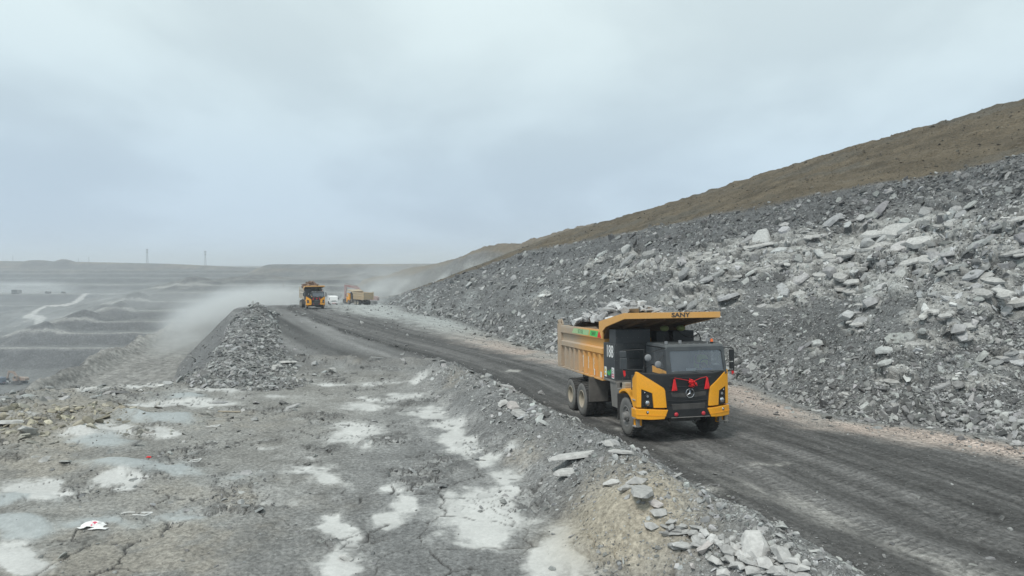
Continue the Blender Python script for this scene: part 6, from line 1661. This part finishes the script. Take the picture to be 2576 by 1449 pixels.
# ------------------------------------------------------------------ litter and the bird
def ground_pt(px, py):
    d = ray(px, py)
    for t in np.arange(6, 120, .05):
        if CAM_H + d[2] * t < near_z(d[0] * t, d[1] * t): break
    return Vector((d[0] * t, d[1] * t, near_z(d[0] * t, d[1] * t)))
def crumple(name, c, sx, sy, sz, mat, seed, nx_=9, ny_=7):
    r = np.random.default_rng(seed); V = []; F = []
    for i in range(nx_):
        for j in range(ny_):
            u1, v1 = i / (nx_ - 1) - .5, j / (ny_ - 1) - .5
            h = sz * (max(0, 1 - 2.6 * (u1 * u1 + v1 * v1)) + r.uniform(-.25, .35) * (1 - abs(u1)))
            V.append((u1 * sx * r.uniform(.75, 1.15), v1 * sy * r.uniform(.7, 1.2), max(.015, h)))
    for i in range(nx_ - 1):
        for j in range(ny_ - 1):
            a = i * ny_ + j; F.append((a, a + 1, a + ny_ + 1, a + ny_))
    o = MB().add(V, F).build(name, mat, None); o.location = c
    so = o.modifiers.new('thickness', 'SOLIDIFY'); so.thickness = .008
    return o
c = ground_pt(235, 1325)
s1 = thing('woven_sack', 'crumpled white woven sack with red print lying on blue grey sand', 'sack', c)
o = crumple('sack_cloth', (0, 0, 0), .55, .30, .11, M['white'], 1); o.parent = s1
o = crumple('red_print', (.05, -.02, .03), .2, .16, .09, M['pink'], 2, 5, 5); o.parent = s1
o = crumple('loose_flap', (.22, -.16, 0), .42, .10, .04, M['white'], 5, 6, 4); o.parent = s1
c = ground_pt(374, 1152); o = crumple('scrap', c, .16, .10, .05, M['red'], 3, 5, 5); tag(o, 'small red plastic scrap lying on the grey brown ground', 'scrap')
c = ground_pt(577, 1038); o = MB().box(-.45, .45, -.05, .05, .02, .06).build('board', M['wood'], None, bevel=.005); o.location = c; o.rotation_euler = (0, .03, .05); tag(o, 'thin pale board lying flat on the plateau', 'board')
for k, (px, py, w_, r_, lb) in enumerate(((535, 1075, .5, .2, 'thin white plastic strip loop near the blue grey hump'), (487, 1163, .45, .5, 'thin white plastic strip loop near the red scrap'), (358, 1297, .42, -.1, 'thin white plastic strip loop right of the sack'), (322, 1293, .3, .3, 'short thin white strip beside the strip loop near the sack'))):
    c = ground_pt(px, py)
    mb = MB(); 
    pts = [(-w_ / 2, -.05, .03), (w_ * .3, -.08, .03), (w_ / 2, .08, .05), (-w_ * .2, .1, .03)] if k < 3 else [(-w_ / 2, 0, .03), (0, .03, .035), (w_ / 2, 0, .03)]
    mb.tube(pts, .011, 5); o = mb.build('plastic_strip', M['white'], None); o.location = c; o.rotation_euler = (0, 0, r_); tag(o, lb, 'strip')
bd = ray(2161, 365); bp_ = bd * 78
bw = MB().ball((0, 0, 0), .13, 10, 8, (1.5, .8, .8)).ball((.2, 0, .05), .06, 8, 6)
bird = thing('bird', 'small dark bird flying just above the brown ridge', 'bird', (bp_[0], bp_[1], CAM_H + bp_[2]), (0, 0, 2.6))
bw.build('body', M['black'], bird, smooth=True)
for s_ in (-1, 1): MB().add([(.10, s_ * .04, .03), (-.08, s_ * .04, .03), (-.10, s_ * .32, .10), (.0, s_ * .30, .11), (.10, s_ * .04, .015), (-.08, s_ * .04, .015), (-.10, s_ * .32, .09), (.0, s_ * .30, .10)], [(0, 1, 2, 3), (7, 6, 5, 4), (0, 4, 5, 1), (1, 5, 6, 2), (2, 6, 7, 3), (3, 7, 4, 0)]).build('wing', M['black'], bird)

# ------------------------------------------------------------------ air: haze and dust clouds
def vol_box():
    o = MB().box(-12600, 12600, -60, 11900, -52, 66).build('haze', None, None)
    m = bpy.data.materials.new('haze_air'); m.use_nodes = True; t = m.node_tree; t.nodes.clear()
    v = N(t, 'ShaderNodeVolumePrincipled'); v.inputs['Color'].default_value = (.90, .95, 1.0, 1); v.inputs['Density'].default_value = HAZE_D; v.inputs['Anisotropy'].default_value = .2
    oo = N(t, 'ShaderNodeOutputMaterial'); t.links.new(v.outputs[0], oo.inputs['Volume'])
    o.data.materials.append(m); o['kind'] = 'stuff'; return o
HAZE_D = .00052
vol_box()
def dust(px, py, Z, rx, ry, rz, dens, rot=0.0, tilt=0.0, seed=0, col=(.93, .94, .93)):
    d = ray(px, py) / ray(px, py)[1]
    o = MB().ball((0, 0, 0), 1.0, 20, 12).build('dust_cloud', None, None)
    o.location = (d[0] * Z, Z, CAM_H + d[2] * Z); o.scale = (rx, ry, rz); o.rotation_euler = (0, tilt, rot)
    m = bpy.data.materials.new('dust_air'); m.use_nodes = True; t = m.node_tree; t.nodes.clear(); L = t.links.new
    v = N(t, 'ShaderNodeVolumePrincipled'); v.inputs['Color'].default_value = (*col, 1); v.inputs['Anisotropy'].default_value = .1
    tcn = N(t, 'ShaderNodeTexCoord'); ln_ = N(t, 'ShaderNodeVectorMath', operation='LENGTH'); L(tcn.outputs['Object'], ln_.inputs[0])
    fo = N(t, 'ShaderNodeMapRange'); fo.inputs['From Min'].default_value = 1.0; fo.inputs['From Max'].default_value = .1; fo.interpolation_type = 'SMOOTHSTEP'
    L(ln_.outputs['Value'], fo.inputs['Value'])
    mp_ = N(t, 'ShaderNodeMapping'); mp_.inputs['Location'].default_value = (seed * 3.7, seed * 1.3, 0); L(tcn.outputs['Object'], mp_.inputs[0])
    na = N(t, 'ShaderNodeTexNoise', i_Scale=1.9, i_Detail=3.0, i_Roughness=.55); L(mp_.outputs[0], na.inputs['Vector'])
    r_ = N(t, 'ShaderNodeMapRange'); r_.inputs['From Min'].default_value = .36; r_.inputs['From Max'].default_value = .68; L(na.outputs['Fac'], r_.inputs['Value'])
    a = N(t, 'ShaderNodeMath', operation='MULTIPLY'); L(fo.outputs[0], a.inputs[0]); L(r_.outputs[0], a.inputs[1])
    b = N(t, 'ShaderNodeMath', operation='MULTIPLY'); L(a.outputs[0], b.inputs[0]); b.inputs[1].default_value = dens
    L(b.outputs[0], v.inputs['Density']); oo = N(t, 'ShaderNodeOutputMaterial'); L(v.outputs[0], oo.inputs['Volume'])
    m.cycles.volume_step_rate = 1.0
    o.data.materials.append(m); o['kind'] = 'stuff'; return o
scene.cycles.volume_step_rate = 1.0
scene.cycles.volume_max_steps = 48
dust(590, 812, 150, 11, 46, 9, .34, rot=.12, seed=1)
dust(640, 778, 185, 14, 36, 8, .22, rot=.1, seed=8)
dust(655, 765, 200, 16, 30, 9, .10, seed=2)
dust(725, 750, 250, 24, 14, 7, .22, seed=3)
dust(1060, 690, 250, 40, 18, 16, .022, seed=9)
dust(975, 722, 262, 20, 24, 12, .055, seed=4)
dust(70, 728, 628, 62, 14, 11, .16, seed=5)
dust(420, 790, 415, 95, 30, 24, .028, seed=6)
dust(150, 800, 440, 120, 34, 26, .014, seed=10)
dust(925, 738, 222, 16, 8, 8, .09, seed=11)
